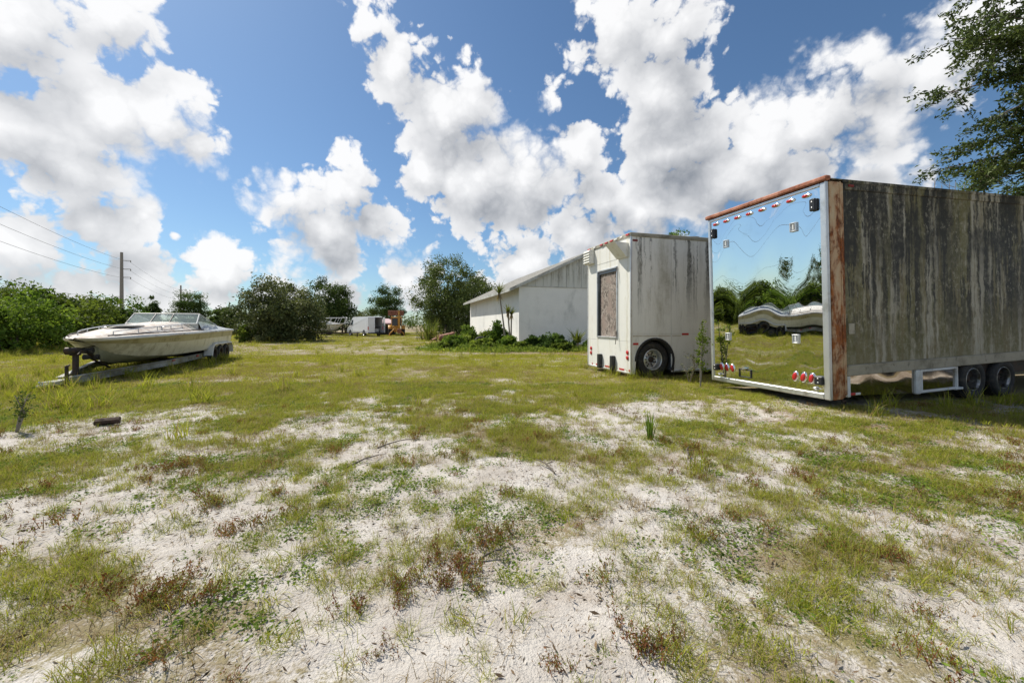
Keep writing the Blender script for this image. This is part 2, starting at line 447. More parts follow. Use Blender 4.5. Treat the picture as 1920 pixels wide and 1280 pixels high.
M['stucco'] = streak_mat('white_block_wall', (0.80, 0.795, 0.77), [((0.48, 0.485, 0.47), 0.6, 0.50, 0.75, -1, 0.6, 0.35)], 0.75)
M['gable'] = streak_mat('white_gable_board', (0.60, 0.60, 0.56), [((0.10, 0.10, 0.09), 1.9, 0.53, 0.66, 4.0, 5.2, 0.10), ((0.28, 0.27, 0.23), 3.6, 0.46, 0.66, 4.0, 5.2, 0.15)], 0.7)
M['shingle'] = pm('grey_shingle', (0.23, 0.22, 0.20), 0.85, var=0.2, vscale=2, dirt=(0.10, 0.10, 0.085), dirt_amt=0.4, bump=0.3, bscale=20)
M['fascia'] = pm('grey_fascia', (0.50, 0.50, 0.48), 0.6, var=0.1, dirt=(0.25, 0.24, 0.21), dirt_amt=0.4)
M['hull'] = streak_mat('cream_gelcoat', (0.76, 0.74, 0.62), [((0.34, 0.31, 0.19), 1.5, 0.46, 0.7, -1, 0.5, 0.6), ((0.40, 0.37, 0.25), 5.0, 0.5, 0.7, -1, 0.5, 0.2)], 0.3)
M['hull_band'] = streak_mat('tan_hull_band', (0.47, 0.425, 0.25), [((0.24, 0.20, 0.09), 2.5, 0.46, 0.7, -1, 0.5, 0.5)], 0.35)
M['hull_low'] = streak_mat('grey_green_hull_bottom', (0.46, 0.48, 0.40), [((0.2, 0.21, 0.15), 2.5, 0.46, 0.7, -1, 0.5, 0.5)], 0.45)
M['deck'] = pm('weathered_deck', (0.60, 0.585, 0.55), 0.6, var=0.12, dirt=(0.30, 0.235, 0.19), dirt_amt=0.55, dscale=4.5)
M['gelwhite'] = pm('white_gelcoat', (0.70, 0.70, 0.68), 0.35, var=0.06, dirt=(0.42, 0.36, 0.30), dirt_amt=0.35)
M['greygel'] = pm('grey_gelcoat', (0.42, 0.44, 0.45), 0.4, var=0.08, dirt=(0.28, 0.26, 0.23), dirt_amt=0.3)
M['van'] = pm('van_white', (0.74, 0.75, 0.77), 0.3, var=0.03, coat=0.3)
M['van_dark'] = pm('van_interior', (0.02, 0.02, 0.022), 0.8)
M['glass_dark'] = pm('dark_glass', (0.02, 0.025, 0.03), 0.08, var=0.1, coat=0.3)
M['yellow'] = pm('worn_yellow_paint', (0.62, 0.30, 0.035), 0.5, var=0.15, dirt=(0.22, 0.10, 0.03), dirt_amt=0.4, dscale=5)
M['orange'] = pm('orange_plastic', (0.55, 0.12, 0.03), 0.5)
M['pink_cloth'] = pm('faded_pink_cloth', (0.60, 0.44, 0.46), 0.85, var=0.1)
M['concrete'] = pm('weathered_pole', (0.26, 0.24, 0.215), 0.85, var=0.15, bump=0.1)
M['wire'] = pm('wire', (0.09, 0.09, 0.09), 0.6)
M['bark'] = pm('bark', (0.12, 0.10, 0.08), 0.9, var=0.35, vscale=9, bump=0.6, bscale=22)
M['bark_pale'] = pm('pale_bark', (0.24, 0.21, 0.17), 0.9, var=0.3, vscale=9, bump=0.5, bscale=22)
M['wood_dark'] = pm('charred_wood', (0.055, 0.03, 0.02), 0.85, var=0.4, vscale=12, bump=0.6, bscale=30)
M['board'] = pm('bleached_board', (0.52, 0.49, 0.45), 0.8, var=0.2)


def mirror_mat():
    m, t, b = principled('polished_steel'); v = t.node('ShaderNodeTexCoord').outputs['Object']
    b.inputs['Metallic'].default_value = 1.0
    n = t.ramp(t.noise(v, 2.5, 7, 0.65), 0.5, 0.85)
    t.put(b.inputs['Base Color'], t.mix(n, (0.76, 0.78, 0.79), (0.68, 0.69, 0.69)))
    t.put(b.inputs['Roughness'], t.math('MULTIPLY_ADD', n, 0.07, 0.012)); return m


def darkened_mirror():
    m, t, b = principled('darkened_steel_skirt'); v = t.node('ShaderNodeTexCoord').outputs['Object']
    b.inputs['Metallic'].default_value = 1.0; n = t.ramp(t.noise(v, 3.5, 7, 0.65), 0.42, 0.8)  # blotchy brown tint darkens the mirror image, standing in for shaded ground
    t.put(b.inputs['Base Color'], t.mix(n, (0.50, 0.46, 0.41), (0.30, 0.25, 0.20))); t.put(b.inputs['Roughness'], t.math('MULTIPLY_ADD', n, 0.12, 0.03)); return m


def osb_mat():
    m, t, b = principled('weathered_strand_board'); v = t.node('ShaderNodeTexCoord').outputs['Object']
    vv = t.mapping(v, (1, 26, 13)); vv = t.vmath('ADD', vv, t.vmath('SCALE', t.noise(v, 6, 3, out='Color'), scale=5.0))
    c1 = t.vor(vv, 1.0, out='Color'); sp = t.node('ShaderNodeSeparateColor'); t.put(sp.inputs[0], c1)
    c = t.mix(sp.outputs[0], (0.085, 0.066, 0.055), (0.36, 0.31, 0.27))
    c = t.mix(t.ramp(t.noise(v, 3, 5), 0.45, 0.7), c, (0.27, 0.21, 0.18)); t.put(b.inputs['Base Color'], c); b.inputs['Roughness'].default_value = 0.85
    bn = t.node('ShaderNodeBump'); bn.inputs['Strength'].default_value = 0.5; bn.inputs['Distance'].default_value = 0.006
    t.put(bn.inputs['Height'], sp.outputs[1]); t.put(b.inputs['Normal'], bn.outputs[0]); return m


def glass_mat(name, tint, a=0.35):
    m, t, b = principled(name)
    b.inputs['Base Color'].default_value = (*tint, 1); b.inputs['Roughness'].default_value = 0.12
    tr = t.node('ShaderNodeBsdfTransparent'); tr.inputs[0].default_value = (0.82, 0.90, 0.86, 1)
    mx = t.node('ShaderNodeMixShader'); mx.inputs[0].default_value = a
    t.l.new(tr.outputs[0], mx.inputs[1]); t.l.new(b.outputs[0], mx.inputs[2]); t.l.new(mx.outputs[0], t.n['Material Output'].inputs[0]); return m


M['mirror'] = mirror_mat(); M['skirt'] = darkened_mirror(); M['osb'] = osb_mat(); M['screen'] = glass_mat('cloudy_glass', (0.50, 0.58, 0.56), 0.42)
G = {}
G['grass'] = leaf_mat('grass_green', (0.134, 0.168, 0.013), (0.448, 0.459, 0.067), 0.4, alt=(0.40, 0.31, 0.15), altamt=0.22)
G['lawn'] = leaf_mat('lawn_green', (0.179, 0.213, 0.016), (0.482, 0.493, 0.050), 0.4, alt=(0.40, 0.31, 0.13), altamt=0.25)
G['dry'] = leaf_mat('dry_grass', (0.20, 0.14, 0.06), (0.40, 0.31, 0.17), 0.3)
G['weed'] = leaf_mat('weed_green', (0.07, 0.13, 0.018), (0.22, 0.31, 0.05), 0.4)
G['redweed'] = leaf_mat('red_weed', (0.15, 0.055, 0.025), (0.33, 0.15, 0.07), 0.35, alt=(0.20, 0.21, 0.05), altamt=0.45)
G['litter'] = leaf_mat('dead_litter', (0.05, 0.035, 0.022), (0.22, 0.15, 0.09), 0.1)
G['vine'] = leaf_mat('vine_leaf', (0.032, 0.058, 0.011), (0.19, 0.245, 0.038), 0.38)
G['oak'] = leaf_mat('oak_leaf', (0.051, 0.077, 0.024), (0.160, 0.203, 0.061), 0.25, rough=0.4)
G['olive'] = leaf_mat('olive_leaf', (0.066, 0.088, 0.031), (0.219, 0.236, 0.105), 0.25, rough=0.5)
G['pine'] = leaf_mat('pine_needle', (0.045, 0.084, 0.021), (0.149, 0.210, 0.049), 0.25)
G['deep'] = leaf_mat('deep_green_leaf', (0.043, 0.074, 0.019), (0.131, 0.184, 0.044), 0.28)
G['bright'] = leaf_mat('bright_leaf', (0.09, 0.14, 0.022), (0.28, 0.34, 0.06), 0.42)
G['yucca'] = leaf_mat('yucca_leaf', (0.06, 0.10, 0.018), (0.24, 0.25, 0.05), 0.35)
G['darkbush'] = leaf_mat('dark_bush_leaf', (0.034, 0.066, 0.014), (0.13, 0.20, 0.036), 0.3)


def ground_mat():
    m, t, b = principled('sand_and_thatch')
    tcn = t.node('ShaderNodeTexCoord'); v = tcn.outputs['Object']
    a = t.node('ShaderNodeAttribute', attribute_name='cover').outputs['Fac']
    d = t.node('ShaderNodeAttribute', attribute_name='dry').outputs['Fac']
    n1 = t.noise(v, 2.2, 8, 0.62); n2 = t.noise(v, 14, 7, 0.66); n3 = t.noise(v, 70, 4, 0.6)
    sand = t.mix(t.ramp(n1, 0.3, 0.7), (0.43, 0.39, 0.35), (0.60, 0.565, 0.525))
    sand = t.mix(t.ramp(n2, 0.56, 0.74), sand, (0.27, 0.225, 0.175))
    sand = t.mix(t.ramp(t.noise(v, 38, 5, 0.7), 0.60, 0.68), sand, (0.17, 0.135, 0.10))
    thatch = t.mix(n2, (0.15, 0.115, 0.07), (0.36, 0.30, 0.20))
    thatch = t.mix(t.math('MULTIPLY', t.ramp(n1, 0.42, 0.6), 0.45), thatch, (0.22, 0.205, 0.06))
    thatch = t.mix(t.ramp(n3, 0.55, 0.75), thatch, (0.30, 0.26, 0.17))
    f = t.ramp(t.math('ADD', t.math('MULTIPLY', a, 0.85), t.math('ADD', t.math('MULTIPLY_ADD', n2, 1.3, -0.65), t.math('MULTIPLY_ADD', n3, 1.1, -0.55))), 0.40, 0.85)
    c = t.mix(f, sand, thatch)
    c = t.mix(t.math('MULTIPLY', d, t.ramp(n2, 0.3, 0.6)), c, (0.20, 0.125, 0.07))
    t.put(b.inputs['Base Color'], c); b.inputs['Roughness'].default_value = 0.95; b.inputs['Specular IOR Level'].default_value = 0.1
    bn = t.node('ShaderNodeBump'); bn.inputs['Strength'].default_value = 0.8; bn.inputs['Distance'].default_value = 0.04
    t.put(bn.inputs['Height'], t.math('ADD', t.math('MULTIPLY', n2, 0.8), t.math('MULTIPLY', n3, 0.45))); t.put(b.inputs['Normal'], bn.outputs[0])
    return m


# ------------------------------------------------------------------ ground
def axis_coords(lo, hi, step, grow, far):
    c = list(np.arange(lo, hi, step)); s = step; x = c[-1]
    while x < far: s *= grow; x += s; c.append(x)
    s = step; x = lo; pre = []
    while x > -far: s *= grow; x -= s; pre.append(x)
    return np.array(pre[::-1] + c)


xs = axis_coords(-4.6, 6.4, 0.034, 1.045, 2500); ys = axis_coords(1.0, 8.6, 0.034, 1.045, 2500)
GX, GY = np.meshgrid(xs, ys); nx, ny = len(xs), len(ys)
GZ = ground_z(GX, GY)
me = bpy.data.meshes.new('ground')
me.vertices.add(nx * ny); me.vertices.foreach_set('co', np.stack([GX, GY, GZ], -1).astype(np.float32).ravel())
ii = (np.arange(ny - 1)[:, None] * nx + np.arange(nx - 1)[None, :]).ravel()
loops = np.stack([ii, ii + 1, ii + nx + 1, ii + nx], 1).astype(np.int32).ravel(); nq = len(ii)
me.loops.add(4 * nq); me.loops.foreach_set('vertex_index', loops)
me.polygons.add(nq); me.polygons.foreach_set('loop_start', np.arange(0, 4 * nq, 4, dtype=np.int32)); me.polygons.foreach_set('use_smooth', np.ones(nq, bool))
at_c = me.attributes.new('cover', 'FLOAT', 'POINT'); at_c.data.foreach_set('value', cover(GX, GY).astype(np.float32).ravel())


def dryness(x, y):
    d = np.exp(-(((x - 3.0) / 3.2) ** 2 + ((y - 20.3) / 1.5) ** 2)) + 0.7 * np.exp(-(((x - 6.5) / 2.5) ** 2 + ((y - 6.4) / 0.8) ** 2)) * 0.6
    d = d + 0.6 * sstep(0.50, 0.66, fbm(x / 0.9, y / 0.7, 67, 3)) * sstep(9, 6, y) * sstep(-2.0, 2.5, x)
    d = d + 0.55 * sstep(0.52, 0.68, fbm(x / 5.0, y / 5.0, 61, 3)) * sstep(9, 14, y)
    return np.clip(d, 0, 1)


at_d = me.attributes.new('dry', 'FLOAT', 'POINT'); at_d.data.foreach_set('value', dryness(GX, GY).astype(np.float32).ravel())
me.update(calc_edges=True)
o = link('ground', me, ground_mat()); o['kind'] = 'structure'; o['label'] = 'white sandy ground with patchy dry grass'

# ------------------------------------------------------------------ building
B0 = (0.49, 28.0)
bld = thing('block_building', 'long white block building with low pitched roof and stained gable boards', 'building', (B0[0], B0[1], 0), TRAIL_ANG)
EV = 4.22; BL = 19.6; BW = 11.4; SL = 0.47; RIDGE = EV + SL * BW / 2
w = MB(); w.box((0, 0, -0.2), (BW, BL, EV)); w.build('block_wall', M['stucco'], bld)
nb = 19; bw = BW / nb
for i in range(nb):   # gable boards
    x0 = i * bw + 0.012; x1 = (i + 1) * bw - 0.012
    h = lambda x: EV + SL * (x if x < BW / 2 else BW - x)
    g = MB(); pts = [(x0, EV - 0.02), (x1, EV - 0.02), (x1, h(x1))]
    if x0 < BW / 2 < x1: pts.append((BW / 2, h(BW / 2)))
    pts.append((x0, h(x0))); n = len(pts)
    vs = [(x, -0.035, z) for x, z in pts] + [(x, 0.05, z) for x, z in pts]
    g.add(vs, [tuple(range(n)), tuple(range(2 * n - 1, n - 1, -1))] + [(j, j + n, (j + 1) % n + n, (j + 1) % n) for j in range(n)])
    g.build('gable_board', M['gable'], bld)
for yb in (0.055, BL): g = MB(); g.add([(0, yb, EV), (BW, yb, EV), (BW / 2, yb, RIDGE)], [(0, 1, 2)]); g.build('gable_backing', M['stucco'], bld)
g = MB(); g.box((-0.005, -0.05, EV - 0.07), (BW, 0.0, EV - 0.022)); g.build('gable_trim', M['fascia'], bld)
OV = 0.74; RK = 0.28; TH = 0.20
for s_ in (0, 1):
    r = MB(); fx = (lambda x: x) if s_ == 0 else (lambda x: BW - x)
    p = [(-OV, EV - OV * SL + 0.02), (BW / 2, RIDGE + 0.02), (BW / 2, RIDGE + 0.02 + TH * 0.55), (-OV, EV - OV * SL + TH * 0.62)]
    vs = [(fx(x), -RK, z) for x, z in p] + [(fx(x), BL + RK, z) for x, z in p]
    r.add(vs, [(0, 1, 2, 3), (7, 6, 5, 4), (0, 4, 5, 1), (1, 5, 6, 2), (2, 6, 7, 3), (3, 7, 4, 0)])
    ro = r.build('roof_slope', M['shingle'], bld)
    q = MB(); z0 = EV - OV * SL - 0.09
    q.box((min(fx(-OV), fx(-OV - 0.03)), -RK, z0), (max(fx(-OV), fx(-OV - 0.03)), BL + RK, z0 + 0.20)); q.build('eave_fascia', M['fascia'], ro)
    q = MB(); pp = [(-OV, z0), (BW / 2, RIDGE - 0.10), (BW / 2, RIDGE + 0.125), (-OV, z0 + 0.215)]
    vs = [(fx(x), -RK - 0.035, z) for x, z in pp] + [(fx(x), -RK - 0.004, z) for x, z in pp]
    q.add(vs, [(0, 1, 2, 3), (7, 6, 5, 4), (0, 4, 5, 1), (1, 5, 6, 2), (2, 6, 7, 3), (3, 7, 4, 0)]); q.build('rake_fascia', M['fascia'], ro)


# ------------------------------------------------------------------ wheels
def wheel(parent, x, y, z, R, wd, name='wheel', truck=False, side=-1, rim=None, dish=None):
    """wheel with its axle along local y, outer face towards side*y"""
    wh = MB()
    t = wd / 2; s = side
    prof = [(R * 0.60, s * t * 0.80), (R * 0.66, s * t * 0.96), (R * 0.84, s * t * 1.04), (R * 0.95, s * t * 0.93), (R, s * t * 0.70), (R, -s * t * 0.70), (R * 0.95, -s * t * 0.93), (R * 0.66, -s * t), (R * 0.58, -s * t * 0.8)]
    wh.lathe(prof, 36, (x, y, z)); ty = wh.build(name, M['black_rubber'], parent)
    tr = MB()
    for j in range(36):   # tread blocks
        a = 2 * math.pi * j / 36; mt = Matrix.Translation((x, y, z)) @ Matrix.Rotation(a, 4, 'Y')
        tr.box((R - 0.01, -t * 0.66, -R * 0.06), (R + 0.012, t * 0.66, R * 0.06), mt)
    tr.build('tread', M['black_rubber'], ty)
    r = MB(); dish = dish or (0.55 if truck else 0.35)
    r.lathe([(R * 0.605, s * t * 0.82), (R * 0.585, s * t * 0.92), (R * 0.555, s * t * 0.90), (R * 0.53, s * t * 0.6), (R * 0.51, -s * t * dish * 0.3), (R * 0.46, -s * t * dish * 0.5), (R * 0.20, -s * t * dish * 0.25), (R * 0.20, s * t * 0.1), (0.001, s * t * 0.12)], 36, (x, y, z))
    ro = r.build('rim', rim or (M['alu'] if truck else M['chrome']), ty)
    h = MB(); h.lathe([(R * 0.17, -s * t * 0.2), (R * 0.17, s * t * 0.30), (R * 0.12, s * t * 0.42), (0.001, s * t * 0.43)], 16, (x, y, z))
    for j in range(10):
        a = 2 * math.pi * j / 10; cx, cz = x + math.cos(a) * R * 0.29, z + math.sin(a) * R * 0.29
        h.lathe([(R * 0.035, -s * t * 0.35), (R * 0.035, s * t * 0.02), (0.001, s * t * 0.03)], 8, (cx, y, cz), smooth=False)
    h.build('hub', M['dark_steel'], ty)
    if truck:
        hh = MB()
        for j in range(8):
            a = 2 * math.pi * (j + 0.5) / 8; cx, cz = x + math.cos(a) * R * 0.40, z + math.sin(a) * R * 0.40
            hh.lathe([(R * 0.05, -s * t * 0.13), (0.001, -s * t * 0.125)], 10, (cx, y, cz), smooth=False)
        hh.build('hand_hole', M['black_plastic'], ty)
    return ty


# ------------------------------------------------------------------ mirrored box trailer
tr1 = thing('box_trailer', 'rusty mildewed box trailer with a mirror polished steel rear door', 'trailer', (5.325, 6.617, 0.0), TRAIL_ANG)
tr1.rotation_euler = (0, math.radians(-1.8), TRAIL_ANG)
WD = 2.59; LEN = 14.6; ZB = 0.20; ZT = 3.84
b = MB(); b.box((0.06, 0.03, 0.62), (LEN, WD - 0.03, ZT - 0.03)); b.build('box_core', M['rail'], tr1)
# side sheets between seams
npan = 6; pl = (LEN - 0.36) / npan
for sy in (0, 1):
    for i in range(npan):
        x0 = 0.35 + i * pl + 0.002; x1 = 0.35 + (i + 1) * pl - 0.002
        p = MB()
        if sy == 0: p.box((x0, -0.004, 0.765), (x1, 0.026, ZT - 0.14))
        else: p.box((x0, WD - 0.026, 0.765), (x1, WD + 0.004, ZT - 0.14))
        p.build('side_sheet', M['side'], tr1)
    y0, y1 = ((-0.022, 0.02) if sy == 0 else (WD - 0.02, WD + 0.022))
    p = MB(); p.bbox((0.34, y0, 0.575), (LEN, y1, 0.76), 0.012)
    p.box((0.34, y0 - 0.006, 0.735), (LEN, y1 + 0.006, 0.752)); p.box((0.34, y0 - 0.006, 0.665), (LEN, y1 + 0.006, 0.674)); p.build('lower_rail', M['rail'], tr1)
    p = MB(); p.bbox((0.34, y0, ZT - 0.135), (LEN, y1, ZT - 0.01), 0.012); p.box((0.3, y0 - 0.012, ZT - 0.02), (LEN, y1 + 0.012, ZT + 0.012)); p.build('upper_rail', M['side'], tr1)
    # rusted corner post with a rib
    p = MB(); yy0, yy1 = ((-0.03, 0.06) if sy == 0 else (WD - 0.06, WD + 0.03))
    p.bbox((0.02, yy0, ZB), (0.235, yy1, ZT - 0.012), 0.015); p.bbox((0.243, yy0 + 0.012, ZB + 0.06), (0.338, yy1 - 0.012, ZT - 0.02), 0.012)
    p.bbox((0.225, yy0 - 0.012 if sy == 0 else yy0, ZB + 0.03), (0.252, yy1 if sy == 0 else yy1 + 0.012, ZT - 0.015), 0.006)
    p.build('corner_post', M['rust_post'], tr1)
p = MB(); p.box((0.032, -0.034, ZT + 0.013), (LEN, WD + 0.034, ZT + 0.03)); p.build('roof_sheet', M['side'], tr1)
p = MB(); p.bbox((-0.085, -0.05, ZT - 0.005), (0.03, WD + 0.05, ZT + 0.075), 0.02); p.build('roof_lip', M['rust_roof'], tr1)
# rear frame
p = MB()
p.bbox((-0.05, 0.0, ZB), (0.02, 0.095, ZT - 0.02), 0.012); p.bbox((-0.05, WD - 0.07, ZB), (0.02, WD, ZT - 0.02), 0.012)
p.bbox((-0.052, 0.096, ZB), (0.02, WD - 0.071, ZB + 0.10), 0.012); p.bbox((-0.048, 0.096, ZT - 0.075), (0.02, WD - 0.071, ZT - 0.02), 0.01)
p.bbox((-0.065, -0.018, ZB), (-0.004, -0.002, ZT - 0.02), 0.005); p.build('rear_frame', M['alu'], tr1)
# wavy polished door skin
ny_, nz_ = 70, 100; rows = []
for i in range(nz_ + 1):
    z = ZB + 0.09 + (ZT - 0.06 - ZB - 0.09) * i / nz_; row = []
    for j in range(ny_ + 1):
        y = 0.09 + (WD - 0.16) * j / ny_
        edge = min(1, (y - 0.09) / 0.3, (WD - 0.07 - y) / 0.3, (z - ZB - 0.09) / 0.3, (ZT - 0.06 - z) / 0.3); edge = max(0, edge)
        d = 0.0058 * math.sin(2 * math.pi * y / 1.18 + 0.4 + 0.5 * z) * math.sin(2 * math.pi * (z - 0.35) / 3.6) + 0.0007 * math.sin(2 * math.pi * y / 0.55 + 1.7 * z) * math.cos(2 * math.pi * z / 1.7)
        d += 0.0035 * (float(fbm(np.array(y * 1.7), np.array(z * 1.3), 77, 2)) - 0.5)
        row.append((-0.022 + d * edge, y, z))
    rows.append(row)
p = MB(); p.loft(rows, smooth=True); p.f = [f[::-1] for f in p.f]; door = p.build('mirror_door', M['mirror'], tr1)


def oval(mb, x, y, z, ry, rz, tilt, d, n=20):
    """domed oval lying on the plane x"""
    ct, st = math.cos(tilt), math.sin(tilt); rows = []
    for (q, h) in ((1.0, 0), (0.96, d * 0.45), (0.75, d * 0.85), (0.4, d), (0.02, d * 1.03)):
        r_ = []
        for j in range(n):
            a = 2 * math.pi * j / n; u = math.cos(a) * ry * q; v = math.sin(a) * rz * q
            r_.append((x - h, y + u * ct - v * st, z + u * st + v * ct))
        rows.append(r_)
    mb.loft(rows, closed=True)


for i in range(8):
    y = 0.326 + i * 0.2913
    p = MB(); oval(p, -0.022, y, ZT - 0.155, 0.092, 0.038, 0, 0.022); ml = p.build('marker_lamp', M['chrome'], tr1)
    p = MB(); oval(p, -0.040, y + 0.018, ZT - 0.157, 0.055, 0.026, 0, 0.024); p.build('lens', M['red_lens'], ml)
for ys3, tilt in (((0.609, 0.455, 0.308), 0.28), ((2.30, 2.155, 2.005), -0.28)):
    for y in ys3:
        p = MB(); oval(p, -0.022, y, 0.53, 0.058, 0.098, tilt, 0.022); tl = p.build('tail_lamp', M['chrome'], tr1)
        p = MB(); oval(p, -0.036, y, 0.525, 0.042, 0.078, tilt, 0.028); p.build('lens', M['red_lens'], tl)
for (y, z, wy, hz) in ((0.20, 3.49, 0.055, 0.105), (2.44, 3.49, 0.05, 0.105), (0.165, 0.51, 0.075, 0.075), (2.45, 0.51, 0.062, 0.07)):
    p = MB(); p.bbox((-0.085, y - wy, z - hz), (-0.02, y + wy, z + hz), 0.018); bp = p.build('rubber_bumper', M['black_plastic'], tr1)
    for dz in (-0.45, 0.45): q = MB(); q.lathe([(0.013, -0.085), (0.013, -0.090), (0.001, -0.0905)], 8, (0, y, z + dz * hz), axis='x'); q.build('bolt', M['alu'], bp)
for y in (0.575, 2.1):
    for z in (3.2, 1.2):
        p = MB(); a, c = 0.062, 0.082
        p.bbox((-0.055, y - a, z - c), (-0.02, y - a + 0.022, z + c), 0.006); p.bbox((-0.055, y + a - 0.022, z - c), (-0.02, y + a, z + c), 0.006)
        p.bbox((-0.054, y - a + 0.022, z - c), (-0.02, y + a - 0.022, z - c + 0.022), 0.006); p.bbox((-0.054, y - a + 0.022, z + c - 0.022), (-0.02, y + a - 0.022, z + c), 0.006)
        p.box((-0.030, y - a + 0.02, z - c + 0.02), (-0.02, y + a - 0.02, z + c - 0.02)); lt = p.build('recessed_latch', M['alu'], tr1)
        p = MB(); p.bbox((-0.048, y - 0.018, z - 0.045), (-0.033, y + 0.018, z + 0.05), 0.006); p.build('latch_paddle', M['white_metal'], lt)
p = MB(); y, z, a, c = 1.69, 0.45, 0.15, 0.085
for lo, hi in (((-0.04, y - a, z - c), (-0.018, y + a, z - c + 0.016)), ((-0.04, y - a, z + c - 0.016), (-0.018, y + a, z + c)), ((-0.041, y - a, z - c + 0.0165), (-0.018, y - a + 0.016, z + c - 0.0165)), ((-0.041, y + a - 0.016, z - c + 0.0165), (-0.018, y + a, z + c - 0.0165))): p.box(lo, hi)
pf = p.build('plate_frame', M['black_plastic'], tr1)
p = MB(); p.bbox((-0.075, y - 0.05, z + c), (-0.02, y + 0.05, z + c + 0.035), 0.01); p.build('plate_lamp', M['chrome'], pf)
for y in (0.24, 2.35):
    p = MB(); p.bbox((-0.06, y - 0.02, 0.335), (-0.02, y + 0.02, 0.39), 0.006); p.tube([(-0.07, y - 0.04, 0.35), (-0.07, y + 0.02, 0.375)], 0.009, 6); p.build('door_catch', M['alu'], tr1)
# underside, skirts, locker
p = MB(); p.box((0.05, 0.12, 0.32), (LEN, 0.30, 0.6)); p.box((0.05, WD - 0.30, 0.32), (LEN, WD - 0.12, 0.6)); p.box((0.1, 0.301, 0.45), (3.2, WD - 0.301, 0.6)); p.build('chassis', M['dark_steel'], tr1)


def wavy_skirt(x0, x1, z0a, z0b, z1, y, amp=0.004):
    rows = []
    for i in range(13):
        u = i / 12; row = []
        for j in range(41):
            s = j / 40; x = x0 + (x1 - x0) * s; zb = z0a + (z0b - z0a) * s; z = zb + (z1 - zb) * u
            d = amp * math.sin(2 * math.pi * x / 0.9 + 3 * z) * math.sin(math.pi * u)
            row.append((x, y + d, z))
        rows.append(row)
    mb = MB(); mb.loft(rows); return mb


wavy_skirt(0.42, 2.02, 0.235, 0.16, 0.578, 0.015, 0.003).build('mirror_skirt', M['skirt'], tr1)
p = MB(); p.bbox((0.345, -0.012, 0.22), (0.415, 0.03, 0.572), 0.006); p.build('skirt_edge', M['white_metal'], tr1)
p = MB(); p.bbox((2.03, -0.03, 0.135), (2.15, 0.05, 0.574), 0.02); p.build('skirt_post', M['white_metal'], tr1)
lk = MB(); a0, a1, c0, c1 = 2.16, 3.18, 0.15, 0.572
lk.bbox((a0, -0.02, c0), (a0 + 0.04, 0.05, c1), 0.006); lk.bbox((a1 - 0.04, -0.02, c0), (a1, 0.05, c1), 0.006); lk.bbox((a0 + 0.041, -0.018, c1 - 0.04), (a1 - 0.041, 0.05, c1), 0.006); lk.bbox((a0 + 0.041, -0.022, c0), (a1 - 0.041, 0.05, c0 + 0.04), 0.006)
lk.bbox((a1 - 0.1, -0.03, c0 - 0.01), (a1 + 0.12, 0.06, c0 + 0.03), 0.006); lko = lk.build('locker_frame', M['white_metal'], tr1)
wavy_skirt(a0 + 0.035, a1 - 0.035, c0 + 0.035, c0 + 0.035, c1 - 0.035, 0.012, 0.002).build('locker_door', M['skirt'], lko)
p = MB(); p.box((0.425, 0.0, 0.245), (0.54, 0.008, 0.285)); p.build('red_reflector', M['red_tape'], tr1)
p = MB(); p.box((0.545, 0.0, 0.243), (0.66, 0.008, 0.278)); p.build('white_reflector', M['white_tape'], tr1)
p = MB(); p.bbox((0.44, -0.04, ZT - 0.085), (0.56, -0.02, ZT - 0.045), 0.006); p.build('side_marker', M['dark_red_lens'], tr1)
p = MB(); p.bbox((0.40, -0.018, 1.28), (0.53, -0.003, 1.46), 0.01); p.build('access_hatch', M['rail'], tr1)
sl = math.tan(math.radians(1.8))
for x in (3.72, 4.66):
    for sd_ in (-1, 1):
        y = 0.16 if sd_ < 0 else WD - 0.16
        wheel(tr1, x, y, 0.37 + 0.03 - x * sl, 0.37, 0.30, side=sd_, rim=M['dull_rim'], dish=1.1)
for x in (3.72, 4.66): p = MB(); p.tube([(x, 0.2, 0.40 - x * sl), (x, WD - 0.2, 0.40 - x * sl)], 0.06, 8); p.build('axle', M['dark_steel'], tr1)
p = MB(); p.tube([(0.22, -0.01, 0.17), (0.22, -0.05, 0.15)], 0.03, 10); p.build('tie_ring', M['dark_steel'], tr1)
for y in (0.5, WD - 0.5): p = MB(); p.bbox((11.4, y - 0.08, -11.4 * sl + 0.03), (11.56, y + 0.08, 0.62), 0.01); p.bbox((11.3, y - 0.16, -11.4 * sl + 0.0), (11.66, y + 0.16, -11.4 * sl + 0.03), 0.005); p.build('landing_gear', M['dark_steel'], tr1)

# ------------------------------------------------------------------ white boarded-up trailer
tr2 = thing('white_trailer', 'white box trailer with boarded up rear window and big rear wheel', 'trailer', (3.2, 10.71, 0.0), TRAIL_ANG)
W2 = 2.5; L2 = 12.0; Z0 = 0.12; Z1 = 3.93
wy0, wy1, wz0, wz1 = 0.66, 1.86, 1.06, 3.13
